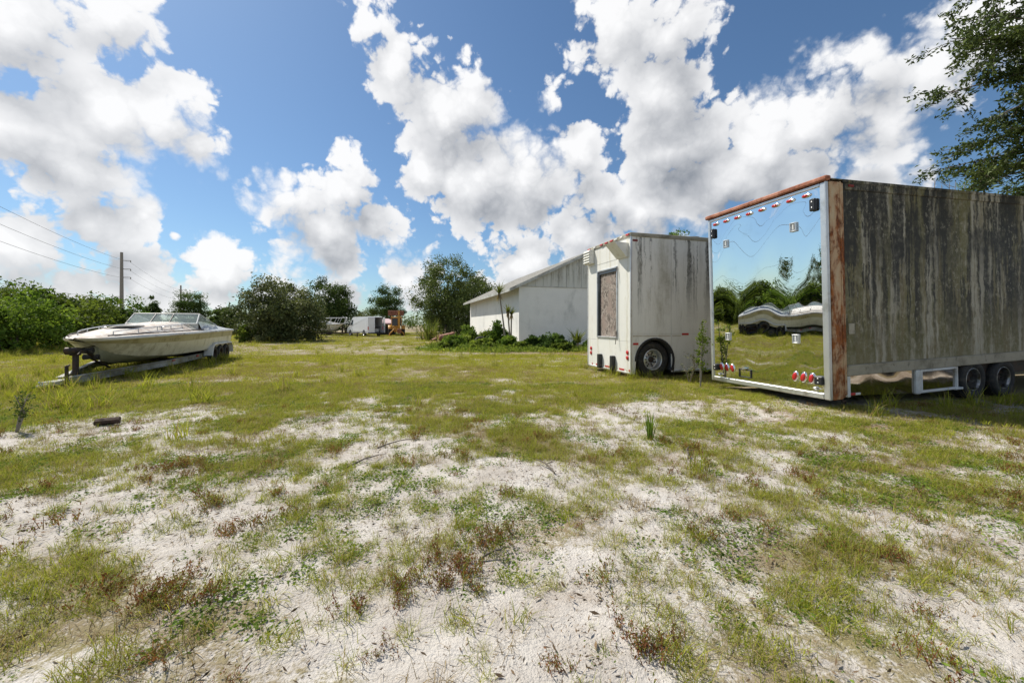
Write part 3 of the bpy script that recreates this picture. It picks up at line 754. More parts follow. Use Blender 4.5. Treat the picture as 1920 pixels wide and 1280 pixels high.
# wheel arch geometry on the near side
AX, AR, AZ = 0.74, 0.60, 0.47
p = MB(); p.box((0.05, 0.9, Z0 + 0.1), (L2, W2 - 0.02, Z1 - 0.02)); p.box((1.5, 0.02, Z0 + 0.1), (L2, 0.898, Z1 - 0.02)); p.box((0.05, 0.02, 1.2), (1.498, 0.898, Z1 - 0.02)); p.build('box_core', M['white_metal'], tr2)
seams = [0.0, 1.27, 2.5, 3.72, 4.94, 6.16, 7.38, 8.6, 9.8, 12.0]
for i in range(len(seams) - 1):
    x0 = seams[i] + 0.003 + (0.03 if i == 0 else 0); x1 = seams[i + 1] - 0.003
    p = MB(); p.box((x0, -0.004, 1.205), (x1, 0.018, Z1 - 0.10)); p.build('side_panel', M['white_side'], tr2)
    if i == 0:   # lower panel with the wheel arch cut out
        top = []; bot = []; n = 28
        for j in range(n + 1):
            x = x0 + (x1 - x0) * j / n
            dd = AR * AR - (x - AX) ** 2; zb = max(Z0, AZ + math.sqrt(dd)) if dd > 0 else Z0
            if dd > 0 and x < AX and x < 0.16: zb = max(Z0, AZ + math.sqrt(dd))
            bot.append((x, zb))
        vs = [(x, -0.004, z) for x, z in bot] + [(x, -0.004, 1.198) for x, z in bot] + [(x, 0.016, z) for x, z in bot] + [(x, 0.016, 1.198) for x, z in bot]; m_ = n + 1
        fs = [(j, j + 1, m_ + j + 1, m_ + j) for j in range(n)] + [(2 * m_ + j + 1, 2 * m_ + j, 3 * m_ + j, 3 * m_ + j + 1) for j in range(n)] + [(j + 1, j, 2 * m_ + j, 2 * m_ + j + 1) for j in range(n)]
        p = MB(); p.add(vs, fs); p.build('arch_panel', M['white_side'], tr2)
    else:
        p = MB(); p.box((x0, -0.004, Z0 + 0.03), (x1, 0.016, 1.198)); p.build('lower_panel', M['white_side'], tr2)
    p = MB(); p.box((x0, W2 - 0.018, Z0), (x1, W2 + 0.004, Z1 - 0.1)); p.build('side_panel', M['white_side'], tr2)
# rear wall round the window
for nm, lo, hi in (('rear_panel', (-0.004, 0.022, Z0 + 0.04), (0.048, W2 - 0.022, 1.0)), ('rear_panel', (-0.006, 0.022, 1.004), (0.048, wy0 - 0.002, Z1 - 0.10)), ('rear_panel', (-0.006, wy1 + 0.002, 1.004), (0.048, W2 - 0.022, Z1 - 0.10)),
                   ('rear_panel', (-0.0065, wy0, wz1 + 0.002), (0.048, wy1, Z1 - 0.10)), ('rear_panel', (-0.0065, wy0, 1.004), (0.048, wy1, wz0 - 0.002))):
    p = MB(); p.box(lo, hi); p.build(nm, M['white_rear'], tr2)
p = MB(); p.box((0.03, wy0 + 0.03, wz0 + 0.03), (0.049, wy1 - 0.03, wz1 - 0.03)); win = p.build('window_board', M['osb'], tr2)
p = MB(); fw = 0.045
for lo, hi in (((-0.035, wy0, wz0), (0.04, wy0 + fw, wz1)), ((-0.035, wy1 - fw, wz0), (0.04, wy1, wz1)), ((-0.033, wy0 + fw, wz0), (0.04, wy1 - fw, wz0 + fw)), ((-0.033, wy0 + fw, wz1 - fw), (0.04, wy1 - fw, wz1))): p.bbox(lo, hi, 0.006)
p.build('window_frame', M['alu'], win)
p = MB(); p.bbox((-0.012, wy1 - 0.135, wz0 + fw), (0.029, wy1 - fw, wz1 - fw), 0.004); p.bbox((-0.010, wy0 + fw, wz1 - 0.14), (0.029, wy1 - 0.136, wz1 - fw), 0.004); p.build('recess_shade_strip', M['glass_dark'], win)  # dark strips painted in for the shade of the window recess
p = MB(); p.box((-0.011, wy0 - 0.06, wz1 + 0.19), (-0.007, wy1 + 0.42, wz1 + 0.20)); p.box((-0.011, wy0 - 0.07, wz0 - 0.02), (-0.007, wy0 - 0.06, wz1 + 0.2)); p.build('panel_bead', M['fascia'], tr2)
p = MB(); p.tube([(-0.045, wy0 - 0.01, wz1 - 0.02), (-0.10, wy0 - 0.03, wz1 - 0.34)], 0.010, 6); p.build('prop_stay', M['dark_steel'], tr2)
p = MB(); p.tube([(-0.045, wy0 - 0.01, wz0 + 0.22), (-0.10, wy0 - 0.03, wz0 - 0.16)], 0.010, 6); p.build('prop_stay', M['dark_steel'], tr2)
# corner trims, roof and bottom rails
p = MB(); p.bbox((-0.02, -0.016, Z0), (0.032, 0.022, Z1 - 0.03), 0.01); p.build('corner_trim', M['alu'], tr2)
p = MB(); p.bbox((-0.02, W2 - 0.022, Z0), (0.032, W2 + 0.016, Z1 - 0.03), 0.01); p.build('corner_trim', M['white_metal'], tr2)
p = MB(); p.bbox((-0.03, -0.026, Z1 - 0.10), (L2, 0.03, Z1 + 0.01), 0.015); p.bbox((-0.03, W2 - 0.03, Z1 - 0.10), (L2, W2 + 0.026, Z1 + 0.01), 0.015); p.bbox((-0.032, 0.031, Z1 - 0.10), (0.05, W2 - 0.031, Z1 + 0.012), 0.015); p.build('roof_rail', M['rail'], tr2)
p = MB(); p.box((0.0, 0.0, Z1 - 0.03), (L2, W2, Z1 + 0.002)); p.build('roof_sheet', M['white_metal'], tr2)
p = MB(); p.lathe([(0.34, 0.0), (0.33, 0.05), (0.24, 0.10), (0.001, 0.12)], 20, (2.35, 0.5, Z1), axis='z'); p.build('roof_vent_dome', M['black_plastic'], tr2)
p = MB(); p.bbox((-0.03, 0.02, Z0), (0.05, W2 - 0.02, Z0 + 0.05), 0.01); p.bbox((1.36, -0.02, Z0 + 0.02), (L2, 0.03, Z0 + 0.08), 0.01); p.build('bottom_rail', M['alu'], tr2)
# hood with sloping face
p = MB(); pr = [(-0.008, 3.68), (-0.44, 3.70), (-0.06, 3.30), (-0.008, 3.30)]; n = 4
vs = [(x, 0.12, z) for x, z in pr] + [(x, 0.62, z) for x, z in pr]
p.add(vs, [(0, 1, 2, 3), (7, 6, 5, 4)] + [(j, j + 4, (j + 1) % 4 + 4, (j + 1) % 4) for j in range(4)]); p.build('lamp_hood', M['white_rear'], tr2)
# louvred vent
p = MB(); p.bbox((-0.16, 2.06, 3.40), (-0.008, 2.48, 3.84), 0.01); vt = p.build('vent_box', M['white_rear'], tr2)
for j in range(5):
    z = 3.43 + j * 0.082
    p = MB(); p.add([(-0.162, 2.07, z), (-0.20, 2.07, z + 0.012), (-0.162, 2.07, z + 0.07), (-0.162, 2.47, z), (-0.20, 2.47, z + 0.012), (-0.162, 2.47, z + 0.07)], [(0, 1, 2), (5, 4, 3), (0, 3, 4, 1), (1, 4, 5, 2), (2, 5, 3, 0)]); p.build('louvre', M['white_rear'], vt)
# lamps and reflectors
for y in (0.16, 2.28):
    for z in (0.70, 0.555):
        p = MB(); oval(p, -0.006, y, z, 0.062, 0.062, 0, 0.028); p.build('tail_lamp', M['red_lens'], tr2)
for y in (0.10, 0.95, 1.25, 1.55, 2.36):
    p = MB(); p.bbox((-0.06, y - 0.075, Z1 - 0.06), (-0.033, y + 0.075, Z1 - 0.012), 0.006); p.build('marker_lamp', M['red_lens'], tr2)
for y in (0.72, 1.99, 0.42):
    p = MB(); p.bbox((-0.05, y - 0.07, Z1 - 0.058), (-0.033, y + 0.07, Z1 - 0.014), 0.006); p.build('white_reflector', M['white_tape'], tr2)
for y, a in ((0.07, 0.03), (0.45, 0.13), (1.22, 0.10), (1.36, 0.025), (1.88, 0.07), (2.2, 0.03)):
    p = MB(); p.box((-0.012, y - a, 0.19), (-0.006, y + a, 0.235)); p.build('red_reflector', M['red_tape'], tr2)
for x0, x1, z in ((0.06, 0.22, 0.91), (1.62, 1.84, 1.165), (0.05, 0.20, 3.70), (2.7, 2.9, 1.165)):
    p = MB(); p.box((x0, -0.013, z), (x1, -0.006, z + 0.055)); p.build('side_reflector', M['red_tape'] if z < 3 else M['dark_red_lens'], tr2)
p = MB(); p.box((0.06, -0.0065, 1.13), (1.25, -0.0045, 1.165)); p.box((1.3, -0.0065, 1.13), (1.58, -0.0045, 1.165)); p.build('glue_stripe', pm('old_glue', (0.50, 0.42, 0.30), 0.8, dirt=(0.6, 0.58, 0.53), dirt_amt=0.6, dscale=6), tr2)
for y in (0.855, 1.615):
    p = MB(); p.bbox((-0.12, y - 0.07, 0.13), (-0.006, y + 0.07, 0.56), 0.012); p.build('dock_bumper', M['black_plastic'], tr2)
# fender lip, wheel, flap
p = MB(); rows = []
for j in range(25):
    a = math.radians(-28) + math.radians(208) * j / 24; c, s_ = math.cos(a), math.sin(a)
    rows.append([(AX + c * (AR - 0.035), -0.02, AZ + s_ * (AR - 0.035)), (AX + c * (AR + 0.03), -0.024, AZ + s_ * (AR + 0.03)), (AX + c * (AR + 0.03), 0.015, AZ + s_ * (AR + 0.03)), (AX + c * (AR - 0.01), 0.5, AZ + s_ * (AR - 0.01)), (AX + c * (AR - 0.035), 0.49, AZ + s_ * (AR - 0.035))])
p.loft(rows, closed=True); p.build('wheel_arch', M['black_rubber'], tr2)
wheel(tr2, AX, 0.20, 0.49, 0.49, 0.30, truck=True); wheel(tr2, AX, W2 - 0.2, 0.49, 0.49, 0.30, truck=True, side=1)
p = MB(); p.tube([(AX, 0.3, 0.49), (AX, W2 - 0.3, 0.49)], 0.08, 10); p.box((0.4, 0.7, 0.3), (9.0, 0.85, 0.55)); p.box((0.4, W2 - 0.85, 0.3), (9.0, W2 - 0.7, 0.55)); p.build('chassis', M['dark_steel'], tr2)
p = MB(); p.bbox((1.33, -0.01, 0.10), (1.37, 0.45, 0.56), 0.008); p.build('mud_flap', M['black_rubber'], tr2)
for y in (0.5, W2 - 0.66): p = MB(); p.bbox((9.3, y, 0.0), (9.46, y + 0.16, 0.6), 0.01); p.build('landing_gear', M['dark_steel'], tr2)


# ------------------------------------------------------------------ motor boat and its trailer
def interp(xs_, vals, x): return float(np.interp(x, xs_, vals))


def boat_hull(root, L, sx, half, sheer, chb, chz, keel, knuckle=0.30, mats=None):
    """hull skin in bands; stations along x from transom (0) to stem (L)"""
    X = np.concatenate([np.linspace(0, L * 0.8, 16), np.linspace(L * 0.8, L, 15)[1:]])
    bands = {'upper_band': [], 'topside': [], 'bottom': [], 'rub_rail': []}
    for s_ in (1, -1):
        rows = {k_: [] for k_ in bands}
        for x in X:
            b_, s, cb, cz, kz = (interp(sx, q, x) for q in (half, sheer, chb, chz, keel))
            kn_z = s - knuckle * (s - cz); kn_b = cb + (b_ - cb) * 0.80
            bow = max(0.0, (x / L - 0.72) / 0.28) ** 2
            xs2 = lambda z: x - bow * 0.95 * (s - z) / max(s - kz, 0.05) * 0.9
            P = lambda yb, z: (xs2(z), s_ * yb, z)
            rows['upper_band'].append([P(b_, s - 0.05), P(b_ * 0.4 + kn_b * 0.6, (s - 0.05) * 0.5 + kn_z * 0.5), P(kn_b, kn_z)])
            rows['topside'].append([P(kn_b - 0.012 * min(1, b_), kn_z - 0.004), P((kn_b + cb) / 2 + 0.01 * b_, (kn_z + cz) / 2), P(cb, cz)])
            rows['bottom'].append([P(cb + 0.02 * min(1, b_), cz - 0.006), P(cb * 0.93, cz - 0.03), P(cb * 0.45, (cz * 0.42 + kz * 0.58)), P(0, kz)])
            rows['rub_rail'].append([P(b_ - 0.012, s - 0.055), P(b_ + 0.045, s - 0.045), P(b_ + 0.05, s + 0.0), P(b_ + 0.01, s + 0.035)])
        for nm in bands:
            r_ = rows[nm] if s_ < 0 else [q[::-1] for q in rows[nm]]
            mb = MB(); mb.loft(r_); mb.build(nm, mats[nm], root)
    b_, s, cb, cz, kz = (interp(sx, q, 0) for q in (half, sheer, chb, chz, keel))
    mb = MB(); kn_z = s - knuckle * (s - cz); kb = cb + (b_ - cb) * 0.8
    mb.add([(0, b_, s), (0, kb, kn_z), (0, cb, cz), (0, 0, kz), (0, -cb, cz), (0, -kb, kn_z), (0, -b_, s)], [tuple(range(7))]); mb.build('transom', mats['topside'], root)


BO = (-13.35, 17.04); BROT = math.atan2(-0.939, 0.344)
boat = thing('motor_boat', 'weathered cream motor boat with framed windscreen, sitting on a low trailer', 'boat', (BO[0], BO[1], -0.09), BROT)
sx = [0, 1.5, 3, 4.5, 5.5, 6.4, 7.0, 7.5, 7.8]
half = [1.18, 1.24, 1.27, 1.24, 1.14, 0.88, 0.60, 0.33, 0.03]
sheer = [1.33, 1.32, 1.30, 1.275, 1.255, 1.225, 1.195, 1.175, 1.165]
chb = [1.06, 1.09, 1.08, 0.98, 0.82, 0.54, 0.30, 0.13, 0.01]
chz = [0.70, 0.66, 0.62, 0.60, 0.61, 0.66, 0.75, 0.88, 1.02]
keel = [0.52, 0.46, 0.42, 0.40, 0.41, 0.47, 0.60, 0.80, 1.00]
boat_hull(boat, 7.8, sx, half, sheer, chb, chz, keel, 0.36, {'upper_band': M['hull_band'], 'topside': M['hull'], 'bottom': M['hull_low'], 'rub_rail': M['gelwhite']})
# foredeck
rows = []
for x in np.concatenate([np.linspace(3.1, 7.0, 16), np.linspace(7.15, 7.79, 8)]):
    b_, s = interp(sx, half, x), interp(sx, sheer, x); u = max(0, (7.6 - x) / 4.3); cr = 0.30 * min(1, u) ** 0.8
    row = []
    for q in np.linspace(1, -1, 17):
        e = abs(q); z = s + 0.03 + cr * (1 - sstep(0.30, 0.90, np.array(e))) + 0.03 * (1 - e * e)
        row.append((x, b_ * q, float(z)))
    rows.append(row)
p = MB(); p.loft(rows); p.f = [f[::-1] for f in p.f]; p.build('foredeck', M['deck'], boat)
# side decks and coamings aft of the windscreen
for s_ in (1, -1):
    rows = []
    for x in np.linspace(0, 3.1, 10):
        b_, s = interp(sx, half, x), interp(sx, sheer, x); h = 0.03 + 0.26 * min(1, x / 2.7) ** 1.1
        r_ = [(x, s_ * b_, s + 0.03), (x, s_ * (b_ - 0.20), s + 0.06), (x, s_ * (b_ - 0.32), s + 0.06 + h), (x, s_ * (b_ - 0.40), s + 0.05 + h), (x, s_ * (b_ - 0.42), 0.95)]
        rows.append(r_ if s_ < 0 else r_[::-1])
    p = MB(); p.loft(rows); p.build('side_coaming', M['greygel'], boat)
p = MB(); p.box((0.02, -0.85, 0.9), (3.2, 0.85, 0.95)); p.box((0.02, -1.1, 0.95), (0.5, 1.1, 1.30)); p.box((3.05, -0.95, 0.95), (3.12, 0.95, 1.62)); p.build('cockpit', M['gelwhite'], boat)
for y in (-0.45, 0.45):
    p = MB(); p.bbox((1.7, y - 0.24, 0.95), (2.2, y + 0.24, 1.15), 0.05); p.bbox((1.62, y - 0.24, 1.1), (1.75, y + 0.24, 1.52), 0.05); p.build('seat', M['gelwhite'], boat)
# windscreen: three front panes, two side panes
tb, tt = 1.575, 1.935; xb, xt = 3.38, 2.95; ybw, ytw = 1.00, 0.94
cols = [-1.0, -0.30, 0.24, 1.0]
for i in range(3):
    a, c = cols[i], cols[i + 1]
    bow_b = lambda q: xb + 0.16 * (1 - q * q); bow_t = lambda q: xt + 0.12 * (1 - q * q)
    pane = MB(); pane.add([(bow_b(a), ybw * a, tb), (bow_b(c), ybw * c, tb), (bow_t(c), ytw * c, tt), (bow_t(a), ytw * a, tt)], [(0, 1, 2, 3)]); pn = pane.build('windscreen_pane', M['screen'], boat)
    fr = MB(); P = [Vector(q) for q in pane.v]
    for j in range(4): fr.tube([P[j], P[(j + 1) % 4]], 0.024, 6)
    fr.build('frame', M['gelwhite'], pn)
for s_ in (1, -1):
    P = [Vector((xb, s_ * ybw, tb)), Vector((xt, s_ * ytw, tt)), Vector((1.15, s_ * 0.93, 1.52))]
    pane = MB(); pane.add(P, [(0, 1, 2)]); pn = pane.build('side_pane', M['screen'], boat)
    fr = MB(); fr.tube([P[1], P[2]], 0.02, 6); fr.build('frame', M['greygel'], pn)
# deck hatch and grab rails
p = MB(); p.bbox((5.35, -0.35, 1.50), (6.0, 0.35, 1.535), 0.02); p.build('deck_hatch', M['greygel'], boat)
for s_ in (1, -1):
    zz = lambda x, e: interp(sx, sheer, x) + 0.03 + 0.30 * min(1, max(0, (7.6 - x) / 4.3)) ** 0.8 * (1 - float(sstep(0.3, 0.9, np.array(e)))) + 0.05
    pts = []
    for x in np.linspace(3.9, 7.0, 9): e = 0.60; pts.append((x, s_ * e * interp(sx, half, x), zz(x, e) + 0.06))
    p = MB(); p.tube(pts, 0.014, 6)
    for q in pts[::2]: p.tube([q, (q[0], q[1], q[2] - 0.10)], 0.012, 6)
    p.build('grab_rail', M['alu'], boat)
    p = MB(); p.tube([(x, s_ * 0.9 * interp(sx, half, x), zz(x, 0.9) + 0.0) for x in np.linspace(3.2, 7.3, 12)], 0.018, 6); p.build('deck_trim', M['dark_steel'], boat)
for y in (0.7, -0.7):
    p = MB(); p.tube([(5.2, y - 0.06, 1.47), (5.2, y + 0.06, 1.47)], 0.02, 6); p.tube([(5.2, y, 1.40), (5.2, y, 1.47)], 0.02, 6); p.build('cleat', M['alu'], boat)
# faded registration marks on the bow (illegible strokes)
p = MB()
for j in range(9):
    x = 5.95 - j * 0.095 + (0.03 if j in (2, 6) else 0)
    if j in (2, 6): continue
    b_, s, cb, cz = (interp(sx, q, x) for q in (half, sheer, chb, chz)); kz = s - 0.36 * (s - cz); kb = cb + (b_ - cb) * 0.8
    for (u0, v0, u1, v1) in ((0, 0.25, 0, 0.62), (0, 0.62, 0.05, 0.62), (0.05, 0.25, 0.05, 0.62))[: 2 + j % 2]:
        q = []
        for (u, v) in ((u0, v0), (u1, v1), (u1 + 0.014, v1), (u0 + 0.014, v0)):
            q.append((x - u, b_ + (kb - b_) * (1 - v) + 0.022, s - 0.05 + (kz - s + 0.05) * (1 - v)))
        p.add(q, [(0, 1, 2, 3)])
p.build('registration_marks', M['dark_steel'], boat)
p = MB(); oval(p, 0, 0, 0, 0.10, 0.06, 0, 0.02); p.v = [(6.72 - v[1] * 0.85, 0.435 - v[0] + v[1] * 0.5, 0.985 + v[2]) for v in p.v]; p.build('bow_eye_plate', M['rust'], boat)
p = MB(); p.tube([(0.0, 0.3, 0.75), (-0.35, 0.3, 0.70), (-0.42, 0.3, 0.45)], [0.09, 0.10, 0.06], 8); p.tube([(0.0, -0.3, 0.75), (-0.35, -0.3, 0.70), (-0.42, -0.3, 0.45)], [0.09, 0.10, 0.06], 8); p.build('stern_drive', M['dark_steel'], boat)

bt = thing('boat_trailer', 'long faded white boat trailer with three axles, parked in tall grass', 'trailer', (BO[0], BO[1], 0), BROT)
for s_ in (1, -1):
    p = MB(); pts = [(-0.1, s_ * 0.92, 0.36), (5.2, s_ * 0.92, 0.28), (8.15, s_ * 0.10, 0.14)]
    for a, c in zip(pts[:-1], pts[1:]):
        a = Vector(a); c = Vector(c); d = (c - a).normalized(); sd_ = Vector((-d.y, d.x, 0)).normalized() * 0.035
        for (z0, z1, wdt) in ((-0.085, -0.07, 1.6), (0.07, 0.085, 1.6), (-0.0695, 0.0695, 0.5)):
            u = sd_ * wdt; vs = [a - u + Vector((0, 0, z0)), c - u + Vector((0, 0, z0)), c + u + Vector((0, 0, z0)), a + u + Vector((0, 0, z0)), a - u + Vector((0, 0, z1)), c - u + Vector((0, 0, z1)), c + u + Vector((0, 0, z1)), a + u + Vector((0, 0, z1))]
            p.add(vs, [(0, 3, 2, 1), (4, 5, 6, 7), (0, 1, 5, 4), (1, 2, 6, 5), (2, 3, 7, 6), (3, 0, 4, 7)])
    p.build('frame_rail', M['old_rail'], bt)
    for x in (3.1, 5.0):
        p = MB(); p.bbox((x, s_ * 0.96 - 0.012, 0.31), (x + 0.16, s_ * 0.96 + 0.014, 0.37), 0.004); p.build('reflector', M['red_tape'], bt)
    p = MB(); p.bbox((0.2, s_ * 0.60 - 0.06, 0.44), (5.2, s_ * 0.60 + 0.06, 0.53), 0.02); p.build('bunk', M['dark_steel'], bt)
    # fender over three wheels
    prof = [(0.18, 0.30), (0.22, 0.60), (0.36, 0.745), (2.32, 0.745), (2.50, 0.62), (2.62, 0.30)]
    p = MB(); rows = [[(x, s_ * 0.95, z) for x, z in prof], [(x, s_ * 1.24, z) for x, z in prof], [(x, s_ * 1.25, z - 0.045) for x, z in prof]]
    p.loft(rows, smooth=False); p.build('fender', M['gelwhite'], bt)
    p = MB(); p.add([(2.62, s_ * 0.97, 0.30), (2.62, s_ * 1.24, 0.30), (2.50, s_ * 1.24, 0.62), (2.50, s_ * 0.97, 0.62), (2.66, s_ * 0.97, 0.30), (2.66, s_ * 1.24, 0.30), (2.54, s_ * 1.24, 0.63), (2.54, s_ * 0.97, 0.63)], [(0, 1, 2, 3), (7, 6, 5, 4), (0, 4, 5, 1), (1, 5, 6, 2), (2, 6, 7, 3), (3, 7, 4, 0)]); p.build('fender_skirt', M['white_metal'], bt)
    for x in (0.68, 1.38, 2.08): wheel(bt, x, s_ * 1.07, 0.33, 0.32, 0.20, side=s_, rim=M['dark_steel'])
for x in (0.68, 1.38, 2.08): p = MB(); p.tube([(x, -1.0, 0.33), (x, 1.0, 0.33)], 0.035, 8); p.build('axle', M['dark_steel'], bt)
for x in (0.3, 2.7, 4.4): p = MB(); p.box((x, -0.90, 0.30), (x + 0.09, 0.90, 0.37)); p.build('cross_member', M['dark_steel'], bt)
p = MB(); p.bbox((8.0, -0.12, 0.08), (8.72, 0.12, 0.18), 0.015); p.build('tongue', M['old_rail'], bt)
p = MB(); p.bbox((8.72, -0.07, 0.06), (8.95, 0.07, 0.15), 0.03); p.tube([(8.77, 0, 0.14), (8.93, 0, 0.20)], 0.02, 6); p.build('coupler', M['alu'], bt)
p = MB(); p.tube([(8.4, 0.17, 0.02), (8.4, 0.17, 0.50)], 0.035, 8); p.tube([(8.4, 0.17, 0.50), (8.31, 0.17, 0.51)], 0.02, 6); p.build('jack', M['dark_steel'], bt)
p = MB(); p.bbox((7.72, -0.045, 0.12), (7.82, 0.045, 0.74), 0.01); p.bbox((7.69, -0.08, 0.70), (7.87, 0.08, 0.86), 0.02); wst = p.build('winch_stand', M['dark_steel'], bt)
p = MB(); p.lathe([(0.09, -0.10), (0.09, 0.10), (0.03, 0.10), (0.03, 0.18), (0.001, 0.18)], 14, (7.92, 0, 0.82)); p.tube([(7.92, 0.18, 0.82), (8.07, 0.19, 0.74)], 0.012, 6); p.build('winch', M['dark_steel'], wst)
for (x, z, r_) in ((7.42, 0.80, 0.085), (7.18, 0.62, 0.07)):
    p = MB(); p.lathe([(0.02, -0.15), (r_, -0.15), (r_ * 0.7, 0), (r_, 0.15), (0.02, 0.15)], 14, (x, 0, z)); p.build('bow_roller', M['black_rubber'], wst)
p = MB(); p.tube([(7.8, 0.05, 0.80), (7.42, 0.05, 0.77), (7.16, 0.05, 0.60)], 0.045, 6); p.tube([(7.18, 0, 0.58), (6.4, 0, 0.28)], 0.03, 6); p.tube([(7.8, 0, 0.85), (7.0, 0, 0.9)], 0.012, 5); p.build('roller_arm', M['dark_steel'], wst)


# ------------------------------------------------------------------ trees and shrubs
def foliage_mesh(name, clumps, per, leaf, r, flat=0.75, aspect=0.5, droop=0.25, shell=0.55):
    """leaf sized faces spread through clumps: list of (centre, radius)"""
    C = np.array([c for c, _ in clumps]); R = np.array([q for _, q in clumps]); n = len(C) * per
    ci = np.repeat(np.arange(len(C)), per)
    d = unit(r.normal(size=(n, 3))); rad = R[ci] * (shell + (1 - shell) * r.random(n)) * (0.55 + 0.75 * r.random(n))
    pos = C[ci] + d * rad[:, None] * np.array([1, 1, flat])
    axis = unit(d * 0.7 + r.normal(size=(n, 3)) * 0.75 + np.array([0, 0, -droop]))
    L = leaf * (0.6 + 0.8 * r.random(n))
    tone = np.clip(0.42 + 0.36 * r.normal(size=len(C))[ci] + 0.22 * r.normal(size=n), 0, 1)
    return quads_mesh(name, leaf_quads(pos, L, L * aspect, axis, r), n, tone)


def tree(name, label, loc, h, rx, ry=None, cb=0.25, nclump=60, per=110, leaf=0.22, mat='oak', tr=0.2, seed=1, group=None, cat='tree', shape='round', csize=0.26, trunks=1, bark='bark', aspect=0.5, lean=(0, 0), limbs=10):
    r = np.random.default_rng(seed); ry = ry or rx
    t = thing(name, label, cat, (loc[0], loc[1], 0.0), r.random() * 6.28, group)
    z0 = h * cb; hz = (h - z0) / 2; cz = z0 + hz; cl = []
    lobes = [(unit(r.normal(size=3)), 0.75 + 0.4 * r.random()) for _ in range(7)]
    tries = 0
    while len(cl) < nclump and tries < nclump * 20:
        tries += 1
        d = unit(r.normal(size=3)); q = r.random() ** 0.45
        lob = 0.82 + 0.25 * max(0, max(float(d @ a) * s - 0.55 for a, s in lobes)) * 1.6
        x, y, z = d * q * lob
        if shape == 'cone':
            f = 1.05 - 0.75 * (z + 1) / 2; x *= f; y *= f
        elif shape == 'pine':
            lay = round((z + 1) * 2.5) / 2.5 - 1; z = lay + r.normal() * 0.06; f = 1.1 - 0.55 * (z + 1) / 2; x *= f; y *= f
        elif shape == 'mound':
            z = z if z > -0.3 else -0.3 + (z + 0.3) * 1.0; f = 1.0 - 0.25 * max(0, z); x *= f; y *= f
        c = np.array([x * rx + lean[0] * (z + 1), y * ry + lean[1] * (z + 1), cz + z * hz])
        if c[2] < 0.12: continue
        cl.append((c, csize * min(rx, hz * 1.3) * (0.45 + 1.0 * r.random())))
    cr = link('crown', foliage_mesh('crown', cl, per, leaf, r, aspect=aspect), G[mat], t)
    mb = MB()
    for k_ in range(trunks):
        bx, by = (r.normal(size=2) * rx * 0.12 if trunks > 1 else (0, 0)); pts = []; rad = []; top = cz + hz * 0.45
        wx, wy = r.normal(size=2) * 0.06 * h
        for i in range(7):
            u = i / 6; pts.append((bx + wx * math.sin(u * 2.4) + lean[0] * u, by + wy * math.sin(u * 2.0) + lean[1] * u, -0.15 + (top + 0.15) * u)); rad.append(tr * (1 - 0.75 * u) * (1.25 if i == 0 else 1) / (trunks ** 0.4))
        mb.tube(pts, rad, 8)
        for j in range(limbs):
            c, q = cl[int(r.integers(len(cl)))]; u = min(0.9, max(0.2, (c[2] - h * 0.25) / max(top, 0.1) * 0.8)); i = int(u * 6); s0 = Vector(pts[i]); e = Vector(c); m_ = (s0 + e) / 2 + Vector((0, 0, -0.05 * h + 0.1 * h * r.random()))
            mb.tube([s0, m_, e], [rad[i] * 0.55, rad[i] * 0.36, rad[i] * 0.12], 5, cap=False)
    mb.build('trunk', M[bark], t)
    return t


GH = 'vine covered shrubs along the field edge'
hedge = [  # photo x of centre, base row, top row, half width in metres, bulk
    (-700, 690, 515, 3.0), (-470, 684, 520, 3.2), (-270, 676, 522, 3.0), (-110, 672, 530, 2.8), (15, 667, 533, 2.6), (70, 659, 529, 2.6), (122, 653, 550, 2.6), (165, 648, 556, 2.6), (205, 645, 566, 2.4), (238, 641, 556, 2.5),
    (-160, 655, 520, 3.4), (20, 645, 525, 3.2), (100, 640, 545, 3.2), (165, 637, 553, 3.2)]
hl = ['vine smothered shrub at the hedge end, farthest from the utility pole', 'second vine smothered shrub from the hedge end', 'third vine smothered shrub from the hedge end', 'front row vine shrub nearest the boat trailer tongue', 'leafy vine covered shrub with a ragged top, at the hedge front',
      'tall vine smothered shrub under the power lines', 'vine draped shrub just behind the boat bow', 'dense vine shrub between bow and utility pole', 'low vine shrub behind the boat windscreen side', 'dark rounded vine shrub at the foot of the utility pole',
      'tall dark shrub rising behind the hedge end', 'tallest back row shrub above the vine hedge', 'back row shrub overlooking the boat bow', 'back row shrub near the utility pole, behind the vines']
for i, (px, by, ty, hw) in enumerate(hedge):
    x, Y = gnd(px, by); Y += hw * 0.6; x = xat(px, Y); h = hat(ty, Y)
    if px < -50: h = min(h, 4.4)
    tree('vine_shrub', hl[i], (x, Y), h, hw, hw * 0.9, cb=-0.12, nclump=75, per=95 if px > -50 else 70, leaf=0.17 + 0.002 * max(0, Y - 18), mat='vine' if i % 5 != 4 else 'weed', tr=0.09, seed=100 + i, group=GH, cat='shrub', shape='mound', csize=0.27, trunks=2, aspect=0.62, limbs=5)
# further shrubs and trees that line the lot on its left, seen in the polished door
for i, (x, y, h, rx, mt) in enumerate([(-37, 19, 8.6, 2.8, 'pine'), (-35, 13, 8.8, 3.2, 'deep'), (-52, 27, 9, 3.6, 'oak'), (-33, 9, 7.5, 3.5, 'vine'), (-44, 20, 10, 4.2, 'deep')]):
    tree('hedge_tree', ['slim dark pine beyond the vine hedge', 'dark round tree behind the vine hedge, mirrored in the steel door', 'tall oak behind the vine hedge row', 'vine hung tree past the end of the vine hedge', 'tallest dark tree beyond the vine hedge'][i], (x, y), h, rx, cb=0.12, nclump=60, per=90, leaf=0.24, mat=mt, tr=0.18, seed=150 + i, group='trees beyond the vine hedge')


